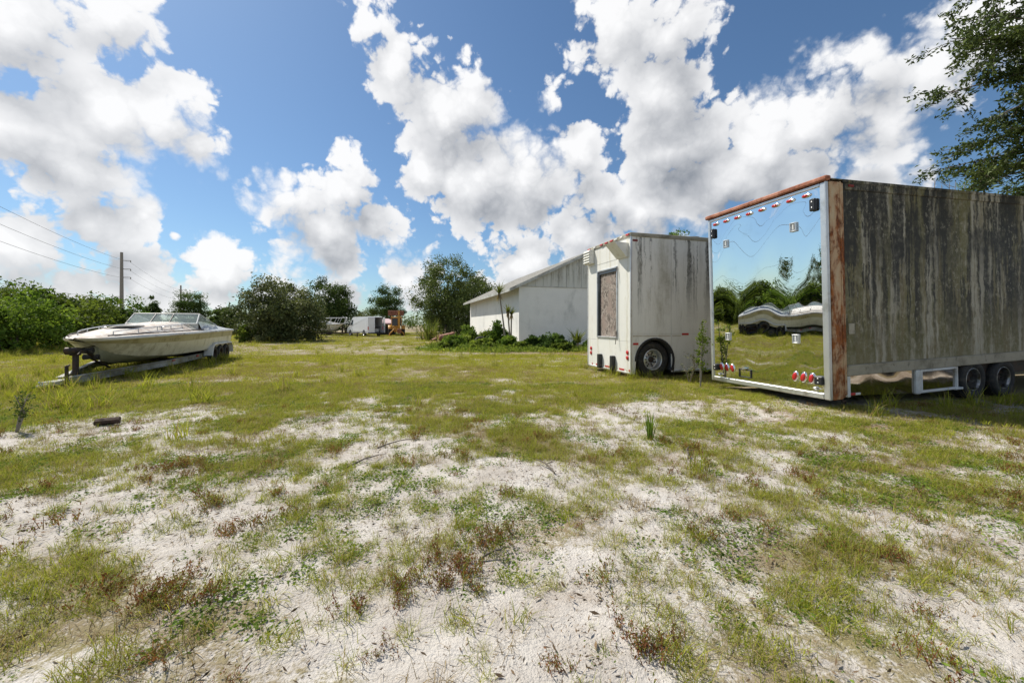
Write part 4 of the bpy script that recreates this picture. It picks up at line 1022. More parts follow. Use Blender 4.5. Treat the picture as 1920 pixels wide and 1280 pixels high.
def T(name, label, px, Y, top, wpx, **kw):
    kw.setdefault('leaf', 0.26); x = xat(px, Y); return tree(name, label, (x, Y), hat(top, Y), wpx / 2 / F * Y, **kw)


T('small_tree', 'small dark conical tree between utility pole and layered pine', 287, 60, 557, 50, cb=0.05, nclump=60, per=110, mat='deep', tr=0.12, seed=11, shape='cone')
T('pine_tree', 'flat layered pine behind the boat windscreen', 357, 58, 541, 84, cb=0.12, nclump=85, per=130, mat='pine', tr=0.2, seed=12, shape='pine', aspect=0.3)
T('palm_thicket', 'low dark palm thicket behind the boat stern', 424, 56, 567, 66, cb=-0.1, nclump=70, per=110, mat='deep', tr=0.1, seed=13, shape='mound', aspect=0.22, leaf=0.5, cat='shrub')
T('olive_oak', 'sprawling grey green scrub oak reaching the ground behind the boat', 528, 35, 520, 172, cb=-0.25, nclump=210, per=150, leaf=0.20, mat='olive', tr=0.16, seed=14, shape='mound', trunks=3, csize=0.23)
T('bright_shrub', 'small bright green shrub at the foot of the scrub oak', 461, 32.5, 607, 40, cb=-0.1, nclump=30, per=90, leaf=0.16, mat='bright', tr=0.04, seed=15, shape='mound', cat='shrub')
T('oak_tree', 'dark rounded oak behind the pale cabin boat', 618, 57, 519, 100, cb=-0.1, nclump=140, per=140, mat='deep', tr=0.28, seed=16)
T('pine_tree', 'tufted pine standing behind the white van', 728, 64, 528, 92, cb=0.05, nclump=115, per=130, mat='pine', tr=0.22, seed=17, shape='pine', aspect=0.35)
T('big_oak', 'biggest dark oak with several tops beside the white building', 842, 58, 480, 150, cb=-0.08, nclump=230, per=150, mat='oak', tr=0.4, seed=18, csize=0.22)
T('oak_tree', 'lower oak between the biggest oak and the building', 893, 62, 503, 92, cb=-0.1, nclump=120, per=130, mat='oak', tr=0.25, seed=19, csize=0.24)
T('grey_scrub', 'thin grey scrub bush between van and dark oak', 686, 75, 578, 70, cb=-0.1, nclump=60, per=80, mat='olive', tr=0.08, seed=20, shape='mound', cat='shrub')
tree('roof_sapling', 'thin leafy tree showing above the white trailer roof', (9.6, 23.5), hat(415, 23.5), 1.2, cb=0.25, nclump=26, per=45, leaf=0.16, mat='weed', tr=0.07, seed=21, csize=0.3, bark='bark_pale')
tree('dark_pine', 'shorter dark pine beside the leafless sapling above the rusty trailer', (29.5, 25.5), hat(318, 25.5), 2.8, cb=0.1, nclump=110, per=130, leaf=0.2, mat='deep', tr=0.2, seed=22, shape='cone', aspect=0.3)
tree('dark_pine', 'tall dark pine rising behind the overhanging oak', (33.5, 25.5), hat(280, 25.5), 3.6, cb=0.08, nclump=150, per=130, leaf=0.2, mat='pine', tr=0.22, seed=23, shape='cone', aspect=0.3)
# bare twiggy sapling
t = thing('bare_sapling', 'leafless twiggy sapling above the rusty trailer roof', 'tree', (24.6, 22.6, 0)); mb = MB(); r = np.random.default_rng(5)
for j in range(9):
    a = r.random() * 6.28; tip = Vector((math.cos(a) * 1.1 * r.random(), math.sin(a) * 1.1 * r.random(), 8.4 + 1.5 * r.random())); base = Vector((0, 0, 3.0 + 2.5 * r.random()))
    mid = (base + tip) / 2 + Vector((math.cos(a) * 0.3, math.sin(a) * 0.3, 0)); mb.tube([base, mid, tip], [0.045, 0.03, 0.012], 5)
    for q in range(4):
        s0 = base.lerp(tip, 0.35 + 0.6 * r.random()); mb.tube([s0, s0 + Vector(r.normal(size=3)) * 0.35 + Vector((0, 0, 0.5))], [0.018, 0.008], 4)
mb.build('twigs', M['bark_pale'], t); mb = MB(); mb.tube([(0, 0, -0.2), (0.1, 0, 3), (0, 0.1, 6)], [0.12, 0.09, 0.05], 7); mb.build('trunk', M['bark_pale'], t)

# overhanging oak at the right: sprays of small leaves on real twigs
oak = thing('overhanging_oak', 'live oak whose leafy branches hang over the rusty trailer roof', 'tree', (15.3, 4.8, 0)); r = np.random.default_rng(33)
mb = MB(); mb.tube([(0, 0, -0.2), (-0.1, 0.2, 1.8), (-0.5, 0.6, 3.6), (-0.9, 1.3, 5.6), (-1.1, 2.0, 8.2)], [0.42, 0.33, 0.28, 0.2, 0.08], 12)
tw = MB(); LV = []; tone = []
ends = []
for j in range(70):
    # limb tips over an uneven crown
    th = r.random() * 2 * math.pi; el = math.asin(-0.75 + 1.6 * r.random()); rad = 1.8 + 2.1 * r.random()
    e = Vector((-2.3 + math.cos(th) * math.cos(el) * rad, 2.6 + math.sin(th) * math.cos(el) * rad, 7.1 + math.sin(el) * 3.6))
    if e.z < 4.5: e.z = 4.5 + r.random() * 0.8
    s0 = Vector((-0.5, 0.6, 3.6)).lerp(Vector((-1.1, 2.0, 8.2)), r.random()); m_ = s0.lerp(e, 0.55) + Vector((0, 0, 0.5 * r.random()))
    mb.tube([s0, m_, e], [0.06, 0.035, 0.010], 6, cap=False); ends.append((s0, m_, e))
for (s0, m_, e) in ends:
    tn = 0.45 + 0.2 * r.normal()
    for q in range(44):
        u = 0.35 + 0.68 * r.random(); b0 = s0.lerp(m_, u * 2) if u < 0.5 else m_.lerp(e, min(1.0, (u - 0.5) * 2))
        d = Vector(r.normal(size=3)); d.z = d.z * 0.55 - 0.12; d = (d.normalized() + (e - s0).normalized() * 0.5).normalized(); ln = 0.45 + 0.55 * r.random(); tip = b0 + d * ln + Vector((0, 0, -0.10))
        tw.tube([b0, b0.lerp(tip, 0.5) + Vector((0, 0, 0.03)), tip], [0.009, 0.006, 0.003], 4, cap=False)
        n = 56; uu = r.random(n) ** 0.7; pos = np.array(b0)[None] + (np.array(tip - b0))[None] * uu[:, None] + r.normal(size=(n, 3)) * 0.055
        ax = unit(np.array(d)[None] * 0.8 + r.normal(size=(n, 3)) * 0.75); Ls = 0.07 + 0.06 * r.random(n)
        LV.append(leaf_quads(pos, Ls, Ls * 0.42, ax, r)); tone.append(np.clip(tn + 0.25 * r.normal(size=n), 0, 1))
mb.build('trunk', M['bark'], oak); tw.build('twigs', M['bark'], oak)
V = np.concatenate(LV); V[:, 2] = np.maximum(V[:, 2], 4.12); link('crown', quads_mesh('crown', V, len(V) // 4, np.concatenate(tone)), G['oak'], oak)
# behind the photographer: growth mirrored in the steel skirts, unseen trees added for shade
for i, (x, y, h, rx, mt) in enumerate([(24, 1.5, 4.5, 3.0, 'darkbush'), (29, -3.0, 6.5, 3.6, 'deep'), (33, 5.5, 7.5, 3.6, 'oak'), (22, -6.5, 5, 3.0, 'vine'), (14, -14, 7.5, 4, 'deep')]):
    tree('edge_tree', ['dark bush mirrored in the trailer skirt', 'deep green tree at the dirt heap edge of the lot', 'oak standing beyond the dirt heap', 'vine covered bush past the dirt heap', 'deep green tree added unseen for shade at the open end of the lot'][i], (x, y), h, rx, cb=0.0, nclump=55, per=90, leaf=0.2, mat=mt, tr=0.16, seed=170 + i, group='trees round the dirt heap', shape='mound')
md = MB(); r = np.random.default_rng(3); rows = []
for i in range(14):
    row = []
    for j in range(29):
        a = 2 * math.pi * j / 28; q = 1 - i / 13; n = 0.8 + 0.4 * float(vnoise(np.array(math.cos(a) * 2 + 5), np.array(math.sin(a) * 2 + 5 + i * 0.2), 9)); row.append((math.cos(a) * 2.2 * q * n, math.sin(a) * 1.3 * q * n, -0.05 + 0.8 * (1 - q * q) * (0.85 + 0.3 * float(vnoise(np.array(j * 0.6), np.array(i * 0.6), 4)))))
    rows.append(row)
md.loft(rows); o = md.build('dirt_mound', pm('brown_dirt', (0.24, 0.15, 0.085), 0.95, var=0.3, vscale=4, bump=0.5, bscale=12)); o.location = (17.5, 3.6, 0); o.rotation_euler = (0, 0, 0.4); tag(o, 'low heap of brown dirt beside the lot edge', 'dirt heap')

# far tree line
r = np.random.default_rng(44); cl = []
for i in range(520):
    x = -330 + 660 * r.random(); y = 118 + 14 * r.normal() + 0.0006 * x * x; h = 3.0 + 2.2 * float(fbm(np.array(x / 18), np.array(0.3), 8, 3)) * 1.3
    cl.append((np.array([x, y, h * 0.45 * (0.5 + r.random())]), h * 0.42))
o = link('far_tree_line', foliage_mesh('far_tree_line', cl, 60, 0.75, r), G['deep']); tag(o, 'low dark line of far trees along the horizon', 'trees', kind='stuff')

# ------------------------------------------------------------------ plants at the building
def blades_mesh(name, n, L, Wd, spread, lean, r, seg=3, base=0.02, curl=0.5, droop=0.0):
    """pointed blades from a common base; returns mesh"""
    vs = []; fs = []; lv = []
    for i in range(n):
        a = r.random() * 2 * math.pi; ln = L * (0.55 + 0.6 * r.random()); le = lean * (0.25 + 0.9 * r.random()); w0 = Wd * (0.7 + 0.6 * r.random())
        bx, by = r.normal(size=2) * spread; o = len(vs); tn = min(1, max(0, 0.5 + 0.25 * r.normal())); ca, sa = math.cos(a), math.sin(a); tw_ = r.normal() * 0.5
        for s in range(seg + 1):
            u = s / seg; an = le * (1 + curl * u * 1.4) - 0.0; hx = ln * u * math.sin(min(an, 1.9)); hz = ln * u * math.cos(min(an, 1.9)) - droop * u * u * ln
            wv = w0 * (1 - u) ** 0.7 if s < seg else 0
            px_, py_ = -math.sin(a + tw_), math.cos(a + tw_)
            if s < seg:
                vs.append((bx + ca * hx + px_ * wv / 2, by + sa * hx + py_ * wv / 2, base * 0 + hz)); vs.append((bx + ca * hx - px_ * wv / 2, by + sa * hx - py_ * wv / 2, hz))
            else: vs.append((bx + ca * hx, by + sa * hx, hz))
        for s in range(seg - 1): fs.append((o + 2 * s, o + 2 * s + 1, o + 2 * s + 3, o + 2 * s + 2)); lv.append(tn)
        fs.append((o + 2 * seg - 2, o + 2 * seg - 1, o + 2 * seg)); lv.append(tn)
    me = bpy.data.meshes.new(name); me.from_pydata(vs, [], fs); at_ = me.attributes.new('lv', 'FLOAT', 'FACE'); at_.data.foreach_set('value', np.array(lv, np.float32)); me.update(); return me


def yucca(label, stems, loc, seed):
    r = np.random.default_rng(seed); t = thing('yucca_palm', label, 'yucca', (loc[0], loc[1], 0), 0, 'yuccas by the building')
    for (bx, tx, ty, hz, L, n) in stems:
        mb = MB(); mb.tube([(bx, 0, -0.1), (bx + (tx - bx) * 0.4, ty * 0.4, hz * 0.45), (tx, ty, hz)], [0.075, 0.05, 0.045], 8); mb.build('stem', M['bark_pale'], t)
        hd = link('leaf_head', blades_mesh('leaf_head', n, L, 0.055, 0.03, 0.95, r, curl=0.25), G['yucca'], t); hd.location = (tx, ty, hz - 0.05)
        sk = link('dead_leaf_skirt', blades_mesh('dead_leaf_skirt', 34, L * 0.85, 0.045, 0.03, 0.35, r, curl=0.2), G['dry'], t); sk.location = (tx, ty, hz); sk.rotation_euler = (math.pi, 0, 0)
    return t


Y = 25.6
yucca('tallest single stem yucca leaning before the white wall', [(xat(949, Y), xat(936, Y), 0, hat(548, Y), 0.85, 70)], (0, Y), 3)
Y = 26.2
yucca('shorter twin stem yucca beside the building corner', [(xat(957, Y), xat(952, Y), 0.0, hat(583, Y), 0.62, 55), (xat(958, Y), xat(959, Y), 0.15, hat(588, Y), 0.62, 55)], (0, Y), 4)
t = thing('spiky_yucca', 'low spiky yucca against the shaded gable wall', 'yucca', (xat(1083, 24.5), 24.5, 0), 0, 'yuccas by the building')
hd = link('leaf_head', blades_mesh('leaf_head', 90, 1.05, 0.07, 0.05, 0.85, np.random.default_rng(8), curl=0.2), G['yucca'], t); hd.location = (0, 0, 0.35)
mb = MB(); mb.tube([(0, 0, -0.1), (0, 0, 0.45)], [0.1, 0.08], 8); mb.build('stem', M['bark_pale'], t)

GB = 'vines and bushes heaped at the building'
for i, (px, Y, top, wpx, mt, lb) in enumerate([
        (933, 26.6, 597, 36, 'weed', 'tall pointed vine mound behind the tall yucca stem'), (1032, 23.2, 623, 98, 'darkbush', 'wide dark low bush in front of the gable wall'), (1000, 23.5, 632, 50, 'darkbush', 'dark bush at the building corner'),
        (876, 41, 602, 26, 'weed', 'rounded shrub at the far end of the long wall'), (915, 27.5, 616, 50, 'vine', 'leafy vine heap between tyre and yucca'), (880, 27, 619, 60, 'bright', 'light green vine heap along the long wall'),
        (850, 26, 627, 60, 'weed', 'low vine heap in front of the rusty tank'), (905, 23.5, 634, 80, 'bright', 'low bright vine heap in front of the half buried tyre'), (955, 24.3, 630, 50, 'weed', 'vine heap round the yucca stems'), (838, 23.0, 638, 60, 'vine', 'lowest vine heap creeping onto the lawn'), (975, 23.2, 640, 40, 'bright', 'bright vine sprawl before the building corner'), (1055, 22.2, 638, 50, 'vine', 'vine sprawl in front of the dark bush'), (1110, 23.5, 640, 50, 'darkbush', 'dark bush beside the white trailer')]):
    x = xat(px, Y); tree('vine_heap', lb, (x, Y), max(0.35, hat(top, Y)), wpx / 2 / F * Y, max(0.7, wpx / 2 / F * Y * 0.8), cb=-0.25, nclump=42, per=95, leaf=0.13, mat=mt, tr=0.03, seed=300 + i, group=GB, cat='bush', shape='mound', csize=0.34, aspect=0.7, limbs=3)
t = thing('cane_grass', 'tall yellow cane grass clump beside the big oak', 'grass clump', (xat(806, 37), 37, 0)); link('blades', blades_mesh('blades', 150, 2.3, 0.07, 0.35, 0.4, np.random.default_rng(9), seg=4, curl=0.6), G['yucca'], t)
link('dead_blades', blades_mesh('dead_blades', 60, 1.4, 0.06, 0.4, 0.6, np.random.default_rng(10), seg=4, curl=0.8), G['dry'], t)
# rusted tank, tyre, boards
t = thing('rusty_tank', 'rusty steel tank lying on its side in the vines', 'tank', (xat(838, 30), 30, 0.52), 0.25)
p = MB(); p.lathe([(0.001, -0.62), (0.15, -0.60), (0.23, -0.52), (0.245, -0.4), (0.245, 0.4), (0.23, 0.52), (0.15, 0.6), (0.001, 0.62)], 24, (0, 0, 0.06), axis='x'); p.v = [(x, y, z + x * 0.22) for x, y, z in p.v]; p.build('tank_shell', M['rust'], t)
p = MB(); p.lathe([(0.252, -0.03), (0.262, 0), (0.252, 0.03)], 24, (-0.42, 0, -0.03), axis='x'); p.lathe([(0.252, -0.03), (0.262, 0), (0.252, 0.03)], 24, (0.42, 0, 0.15), axis='x'); p.build('hoop', M['rust'], t)
p = MB()
for x in (-0.35, 0.35): p.bbox((x - 0.05, -0.22, -0.56), (x + 0.05, 0.22, -0.12 + 0.08 * (x > 0)), 0.01)
p.build('saddle', M['dark_steel'], t)
t = thing('broken_chair_frame', 'tipped rusty metal chair frame at the end of the tank', 'chair', (xat(815, 30.2), 30.2, 0.0), 0.5)
p = MB()
for y in (-0.2, 0.2): p.tube([(-0.35, y, 0.02), (-0.2, y, 0.35), (0.1, y, 0.45), (0.38, y, 0.75)], 0.02, 6); p.tube([(0.1, y, 0.45), (0.25, y, 0.02)], 0.02, 6)
p.build('frame', M['rust'], t); p = MB(); p.add([(-0.2, -0.2, 0.36), (0.1, -0.2, 0.46), (0.1, 0.2, 0.46), (-0.2, 0.2, 0.36)], [(0, 1, 2, 3)]); p.add([(-0.2, -0.2, 0.34), (0.1, -0.2, 0.44), (0.1, 0.2, 0.44), (-0.2, 0.2, 0.34)], [(3, 2, 1, 0)]); p.build('seat', M['rust'], t)
t = thing('old_tyre', 'old black tyre standing half buried in the vines', 'tyre', (xat(901, 25.6), 25.6, 0.28), 0.1); p = MB(); p.lathe([(0.24, -0.1), (0.30, -0.13), (0.40, -0.12), (0.44, -0.06), (0.44, 0.06), (0.40, 0.12), (0.30, 0.13), (0.24, 0.1)], 28); p.build('tyre_carcass', M['black_rubber'], t)
for i, (px, py, L, rz, lb) in enumerate([(787, 634, 0.9, 0.1, 'pale board lying by the cane grass'), (800, 655, 0.9, -0.5, 'bleached plank lying at the edge of the vines')]):
    x, Y = gnd(px, py); p = MB(); p.bbox((-L / 2, -0.12, 0.03), (L / 2, 0.12, 0.10), 0.01); o = p.build('loose_board', M['board']); o.location = (x, Y, 0.02); o.rotation_euler = (0.1, 0.03, rz); tag(o, lb, 'board')

# ------------------------------------------------------------------ van, digger, canopy, far boat
VH = math.radians(90 + 45); VX, VY = xat(704, 49.0), 49.0
van = thing('cargo_van', 'white high roofed cargo van with its rear doors open', 'van', (VX, VY, 0), VH)
# local: x forward from rear bumper, y left
side_prof = [(0.0, 0.45), (0.0, 2.40), (0.12, 2.47), (4.2, 2.47), (4.55, 2.36), (5.25, 1.35), (5.85, 1.12), (5.98, 0.85), (5.98, 0.42)]
p = MB(); rows = []
for y, ins in ((-0.98, 0.10), (-1.0, 0.0), (1.0, 0.0), (0.98, 0.10)):
    rows.append([(x, (y if z < 1.4 else y * (1 - 0.10 * (z - 1.4) / 1.1)), z) for x, z in side_prof])
n = len(side_prof)
p.loft(rows[1:3], smooth=False); p.f = [f[::-1] for f in p.f]
p.f = [f for f in p.f if set(f) != {0, 1, n, n + 1}]; p.smooth = p.smooth[:len(p.f)]
p.add(rows[1], [tuple(range(n))]); p.add(rows[2], [tuple(range(n))[::-1]]); p.add([(0, -1, 0.45), (5.98, -1, 0.42), (5.98, 1, 0.42), (0, 1, 0.45)], [(0, 1, 2, 3)])
vb = p.build('body', M['van'], van)
p = MB(); p.box((0.05, -0.86, 0.5), (3.6, 0.86, 0.56)); p.box((3.55, -0.85, 0.5), (3.6, 0.85, 2.3)); p.build('cargo_bay', M['van_dark'], van)
for (x, y, z, a, mt_) in ((0.5, 0.1, 0.56, 0.30, 'orange'), (0.6, -0.5, 0.56, 0.25, 'white_metal'), (1.2, 0.45, 0.56, 0.4, 'dark_steel'), (0.9, 0.0, 1.25, 0.25, 'orange')):
    p = MB(); p.bbox((x, y - a, z), (x + 0.4, y + a, z + 0.45), 0.03); p.build('cargo_box', M[mt_], van)
p = MB(); p.box((0.3, -0.86, 1.2), (2.6, 0.86, 1.24)); p.build('cargo_shelf', M['dark_steel'], van)
for s_, ang in ((1, 6), (-1, 100)):
    p = MB(); p.bbox((-0.045, 0, 0.5), (0.0, 0.94, 2.38), 0.02); o = p.build('rear_door', M['van'], van); o.location = (-0.005, s_ * 0.985, 0); o.rotation_euler = (0, 0, math.radians(180 + (-ang if s_ > 0 else 0)) if s_ > 0 else math.radians(-ang)); 
    if s_ > 0: o.rotation_euler = (0, 0, math.radians(180 + 4)); o.location = (-0.05, 0.985, 0)
    else: o.rotation_euler = (0, 0, math.radians(75)); o.location = (-0.02, -0.985, 0)
    q = MB(); q.box((-0.05, s_ * 0.90, 0.85), (0.0, s_ * 0.995, 1.25)); q.build('tail_lamp', M['red_lens'], van)
p = MB(); p.bbox((-0.12, -0.95, 0.36), (0.02, 0.95, 0.50), 0.03); p.build('rear_bumper', M['black_plastic'], van)
for s_ in (1, -1):
    p = MB(); p.box((0.2, s_ * 1.001, 0.55) if s_ > 0 else (0.2, -1.012, 0.55), (5.6, s_ * 1.012, 0.66) if s_ > 0 else (5.6, -1.001, 0.66)); p.build('side_moulding', M['greygel'], van)
    p = MB(); q = [(4.25, 1.45), (4.25, 2.1), (4.5, 2.1), (5.05, 1.45)]; p.add([(x, s_ * (1.006 - 0.07 * max(0, z - 1.4)), z) for x, z in q], [(0, 1, 2, 3)]); p.build('door_glass', M['glass_dark'], van)
    p = MB(); p.bbox((4.9, s_ * 1.1 - 0.06, 1.4), (5.0, s_ * 1.1 + 0.06, 1.75), 0.02); p.build('wing_mirror', M['black_plastic'], van)
    for x in (1.05, 5.0): p = MB(); p.lathe([(0.43, 0.0), (0.36, 0.012), (0.001, 0.012)], 18, (x, s_ * 1.0, 0.42), a0=math.radians(5), a1=math.radians(175)); p.v = [(a_, (s_ * 1.004 if s_ > 0 else -1.004) + (b_ - s_ * 1.0) * s_, c_) for a_, b_, c_ in p.v]; p.build('wheel_arch', M['black_plastic'], van)
    for x in (1.05, 5.0): wheel(van, x, s_ * 0.93, 0.345, 0.345, 0.22, side=s_)
p = MB(); p.add([(4.58, -0.8, 2.30), (4.58, 0.8, 2.30), (5.24, 0.9, 1.38), (5.24, -0.9, 1.38)], [(0, 1, 2, 3)]); p.v = [(x + 0.02, y, z + 0.012) for x, y, z in p.v]; p.build('windscreen', M['glass_dark'], van)

DX, DY = xat(744, 52), 52
dg = thing('backhoe_loader', 'worn yellow backhoe loader with raised rusty loader bucket', 'backhoe', (DX, DY, 0), math.radians(108))
p = MB(); p.bbox((0.6, -0.45, 0.7), (3.9, 0.45, 1.35), 0.05); p.bbox((2.2, -0.42, 1.352), (3.9, 0.42, 1.75), 0.08); p.build('chassis', M['yellow'], dg)
for s_ in (1, -1):
    wheel(dg, 1.1, s_ * 0.85, 0.62, 0.62, 0.42, side=s_); wheel(dg, 3.3, s_ * 0.80, 0.42, 0.42, 0.3, side=s_)
    p = MB(); p.lathe([(0.75, -0.22), (0.78, -0.2), (0.78, 0.2), (0.75, 0.22)], 12, (1.1, s_ * 0.85, 0.65), a0=math.radians(20), a1=math.radians(160)); p.build('mudguard', M['yellow'], dg)
    for x in (0.75, 2.0): p = MB(); p.bbox((x, s_ * 0.62 - 0.04, 1.35), (x + 0.08, s_ * 0.62 + 0.04, 2.35), 0.01); p.build('cab_pillar', M['yellow'], dg)
    p = MB(); p.tube([(1.6, s_ * 0.58, 1.5), (3.0, s_ * 0.6, 2.3), (3.6, s_ * 0.6, 3.0)], 0.08, 6); p.build('loader_arm', M['yellow'], dg)
p = MB(); p.bbox((0.6, -0.75, 2.35), (2.2, 0.75, 2.50), 0.05); p.build('cab_roof', M['yellow'], dg)
p = MB(); p.box((0.78, -0.60, 1.36), (0.80, 0.60, 2.34)); p.build('cab_glass', M['glass_dark'], dg)
p = MB(); pr = [(3.3, 2.75), (3.35, 3.42), (3.75, 3.45), (4.0, 3.0), (3.75, 2.75)]; n = 5; vs = [(x, -1.05, z) for x, z in pr] + [(x, 1.05, z) for x, z in pr]
p.add(vs, [tuple(range(5)), tuple(range(9, 4, -1))] + [(j, j + 5, (j + 1) % 5 + 5, (j + 1) % 5) for j in range(5) if j != 2]); p.build('loader_bucket', M['rust'], dg)
p = MB(); p.bbox((0.15, -0.3, 0.5), (0.6, 0.3, 1.1), 0.03); p.build('swing_post', M['yellow'], dg)
p = MB(); p.tube([(0.2, -0.25, 0.8), (-0.1, -0.25, 2.1), (-0.05, -0.25, 3.35)], [0.14, 0.13, 0.11], 6); p.build('boom', M['yellow'], dg)
p = MB(); p.tube([(-0.05, -0.25, 3.3), (-0.35, -0.3, 2.1), (-0.35, -0.3, 1.0)], [0.11, 0.12, 0.09], 6); p.build('dipper_arm', M['yellow'], dg)
p = MB(); p.bbox((-0.6, -0.55, 0.35), (-0.2, -0.05, 0.95), 0.06); p.build('digging_bucket', M['rust'], dg)
for s_ in (1, -1):
    p = MB(); p.tube([(0.3, s_ * 0.3, 0.9), (0.1, s_ * 0.85, 0.35), (0.05, s_ * 0.95, 0.08)], [0.09, 0.09, 0.07], 6); p.bbox((-0.1, s_ * 0.95 - 0.18, 0.0), (0.22, s_ * 0.95 + 0.18, 0.08), 0.01); p.build('stabiliser', M['yellow'], dg)

cn = thing('pop_up_canopy', 'low faded pink canopy between van and backhoe', 'canopy', (xat(725, 57), 57, 0), 0.2)
p = MB(); p.add([(-1.7, -1.5, 1.72), (1.7, -1.5, 1.72), (1.7, 1.5, 1.72), (-1.7, 1.5, 1.72), (-0.25, 0, 2.35), (0.25, 0, 2.35)], [(0, 1, 5, 4), (1, 2, 5), (2, 3, 4, 5), (3, 0, 4)]); p.add([(-1.7, -1.5, 1.55), (1.7, -1.5, 1.55), (1.7, 1.5, 1.55), (-1.7, 1.5, 1.55), (-1.7, -1.5, 1.72), (1.7, -1.5, 1.72), (1.7, 1.5, 1.72), (-1.7, 1.5, 1.72)], [(0, 1, 5, 4), (1, 2, 6, 5), (2, 3, 7, 6), (3, 0, 4, 7)]); p.build('canopy_cloth', M['pink_cloth'], cn)
for x in (-1.65, 1.65):
    for y in (-1.45, 1.45): p = MB(); p.tube([(x, y, 0), (x, y, 1.7)], 0.03, 6); p.build('leg', M['alu'], cn)
p = MB(); p.bbox((-1.2, -0.8, 0.0), (1.2, 0.8, 1.2), 0.1); p.build('stored_load', M['van_dark'], cn)  # near-black block filling the space under the cloth

fb = thing('cabin_cruiser', 'pale cabin boat with bow rail, half hidden by the scrub oak', 'boat', (xat(531, 46), 46, 0), math.radians(4))
sx2 = [0, 2, 4, 5.5, 6.4, 7.0]; boat_hull(fb, 7.0, sx2, [1.15, 1.2, 1.15, 0.85, 0.45, 0.03], [1.55, 1.5, 1.48, 1.5, 1.55, 1.6], [1.0, 1.05, 0.9, 0.5, 0.2, 0.01], [0.85, 0.8, 0.78, 0.85, 1.05, 1.35], [0.65, 0.6, 0.58, 0.65, 0.9, 1.3], 0.4,
         {'upper_band': M['hull'], 'topside': M['gelwhite'], 'bottom': M['hull_low'], 'rub_rail': M['greygel']})
rows = []
for x in np.linspace(0, 6.95, 14):
    b_, s = interp(sx2, [1.15, 1.2, 1.15, 0.85, 0.45, 0.03], x), interp(sx2, [1.55, 1.5, 1.48, 1.5, 1.55, 1.6], x); c = 0.62 * max(0, min(1, (6.4 - x) / 3.0)); rows.append([(x, b_, s + 0.02), (x, b_ * 0.75, s + 0.06), (x, b_ * 0.6, s + 0.05 + c), (x, -b_ * 0.6, s + 0.05 + c), (x, -b_ * 0.75, s + 0.06), (x, -b_, s + 0.02)])
p = MB(); p.loft(rows, smooth=False); p.f = [f[::-1] for f in p.f]; p.build('cabin_deck', M['gelwhite'], fb)
p = MB()
for s_ in (1, -1):
    rp = [(x, s_ * 0.9 * interp(sx2, [1.15, 1.2, 1.15, 0.85, 0.45, 0.1], x), 2.15 + 0.02 * x) for x in np.linspace(3.0, 7.15, 7)]; p.tube(rp, 0.03, 5)
    for q in rp: p.tube([q, (q[0] - 0.35, q[1], 1.52)], 0.025, 5)
p.build('bow_rail', M['alu'], fb)
ft = thing('cruiser_trailer', 'dark trailer carrying the pale cabin boat', 'trailer', (xat(531, 46), 46, 0), math.radians(4))
p = MB(); p.box((-0.2, -0.95, 0.42), (7.2, -0.83, 0.57)); p.box((-0.2, 0.83, 0.42), (7.2, 0.95, 0.57)); p.box((0.5, -0.82, 0.44), (0.62, 0.82, 0.56)); p.box((4.5, -0.82, 0.44), (4.62, 0.82, 0.56)); p.bbox((7.2, -0.1, 0.42), (8.6, 0.1, 0.55), 0.02); p.build('frame_rail', M['dark_steel'], ft)
p = MB(); p.bbox((8.3, -0.05, 0.0), (8.4, 0.05, 0.6), 0.01); p.bbox((6.6, -0.06, 0.5), (6.75, 0.06, 1.2), 0.01); p.build('post', M['dark_steel'], ft)
for s_ in (1, -1):
    for x in (1.4, 2.2): wheel(ft, x, s_ * 1.08, 0.34, 0.34, 0.22, side=s_)

# ------------------------------------------------------------------ poles and wires
P1 = (xat(228, 90), 90.0); PD = (-49.0, 75.0); poles = [(P1[0] - PD[0], P1[1] - PD[1]), P1, (P1[0] + PD[0], P1[1] + PD[1]), (P1[0] + 1.82 * PD[0], P1[1] + 1.82 * PD[1])]
PT = hat(473, 90); arms = [hat(488, 90), hat(504, 90), hat(519.5, 90)]; AR_DIR = Vector((0.838, 0.545, 0))
plab = ['tall utility pole past the hedge end', 'tall grey utility pole with three side arms above the hedge', 'distant utility pole peeking over the layered pine', 'most distant utility pole beyond the layered pine']
tips = []
for i, (x, y) in enumerate(poles):
    t = thing('utility_pole', plab[i], 'utility pole', (x, y, 0), 0, 'utility poles along the road'); p = MB(); p.tube([(0, 0, -0.3), (0, 0, PT * 0.5), (0, 0, PT)], [0.40, 0.34, 0.26], 10); p.build('pole_shaft', M['concrete'], t); tp = []
    for z in arms:
        e = AR_DIR * 1.5; p = MB(); p.tube([(0, 0, z), (e.x, e.y, z + 0.05)], 0.07, 6); a = p.build('arm', M['wire'], t); p = MB(); p.tube([(e.x, e.y, z + 0.05), (e.x, e.y, z - 0.35)], 0.09, 6); p.build('insulator', M['concrete'], a); tp.append(Vector((x + e.x, y + e.y, z - 0.35)))
    p = MB(); p.tube([(-0.9, -0.5, hat(556, 90)), (0, 0, hat(556, 90))], 0.06, 6); p.build('low_bracket', M['wire'], t); tp.append(Vector((x - 0.9, y - 0.5, hat(556, 90)))); tips.append(tp)
wn_ = ['highest power line between the utility poles', 'middle power line between the utility poles', 'lowest of three power lines on the pole arms', 'thin telephone cable low on the utility poles']
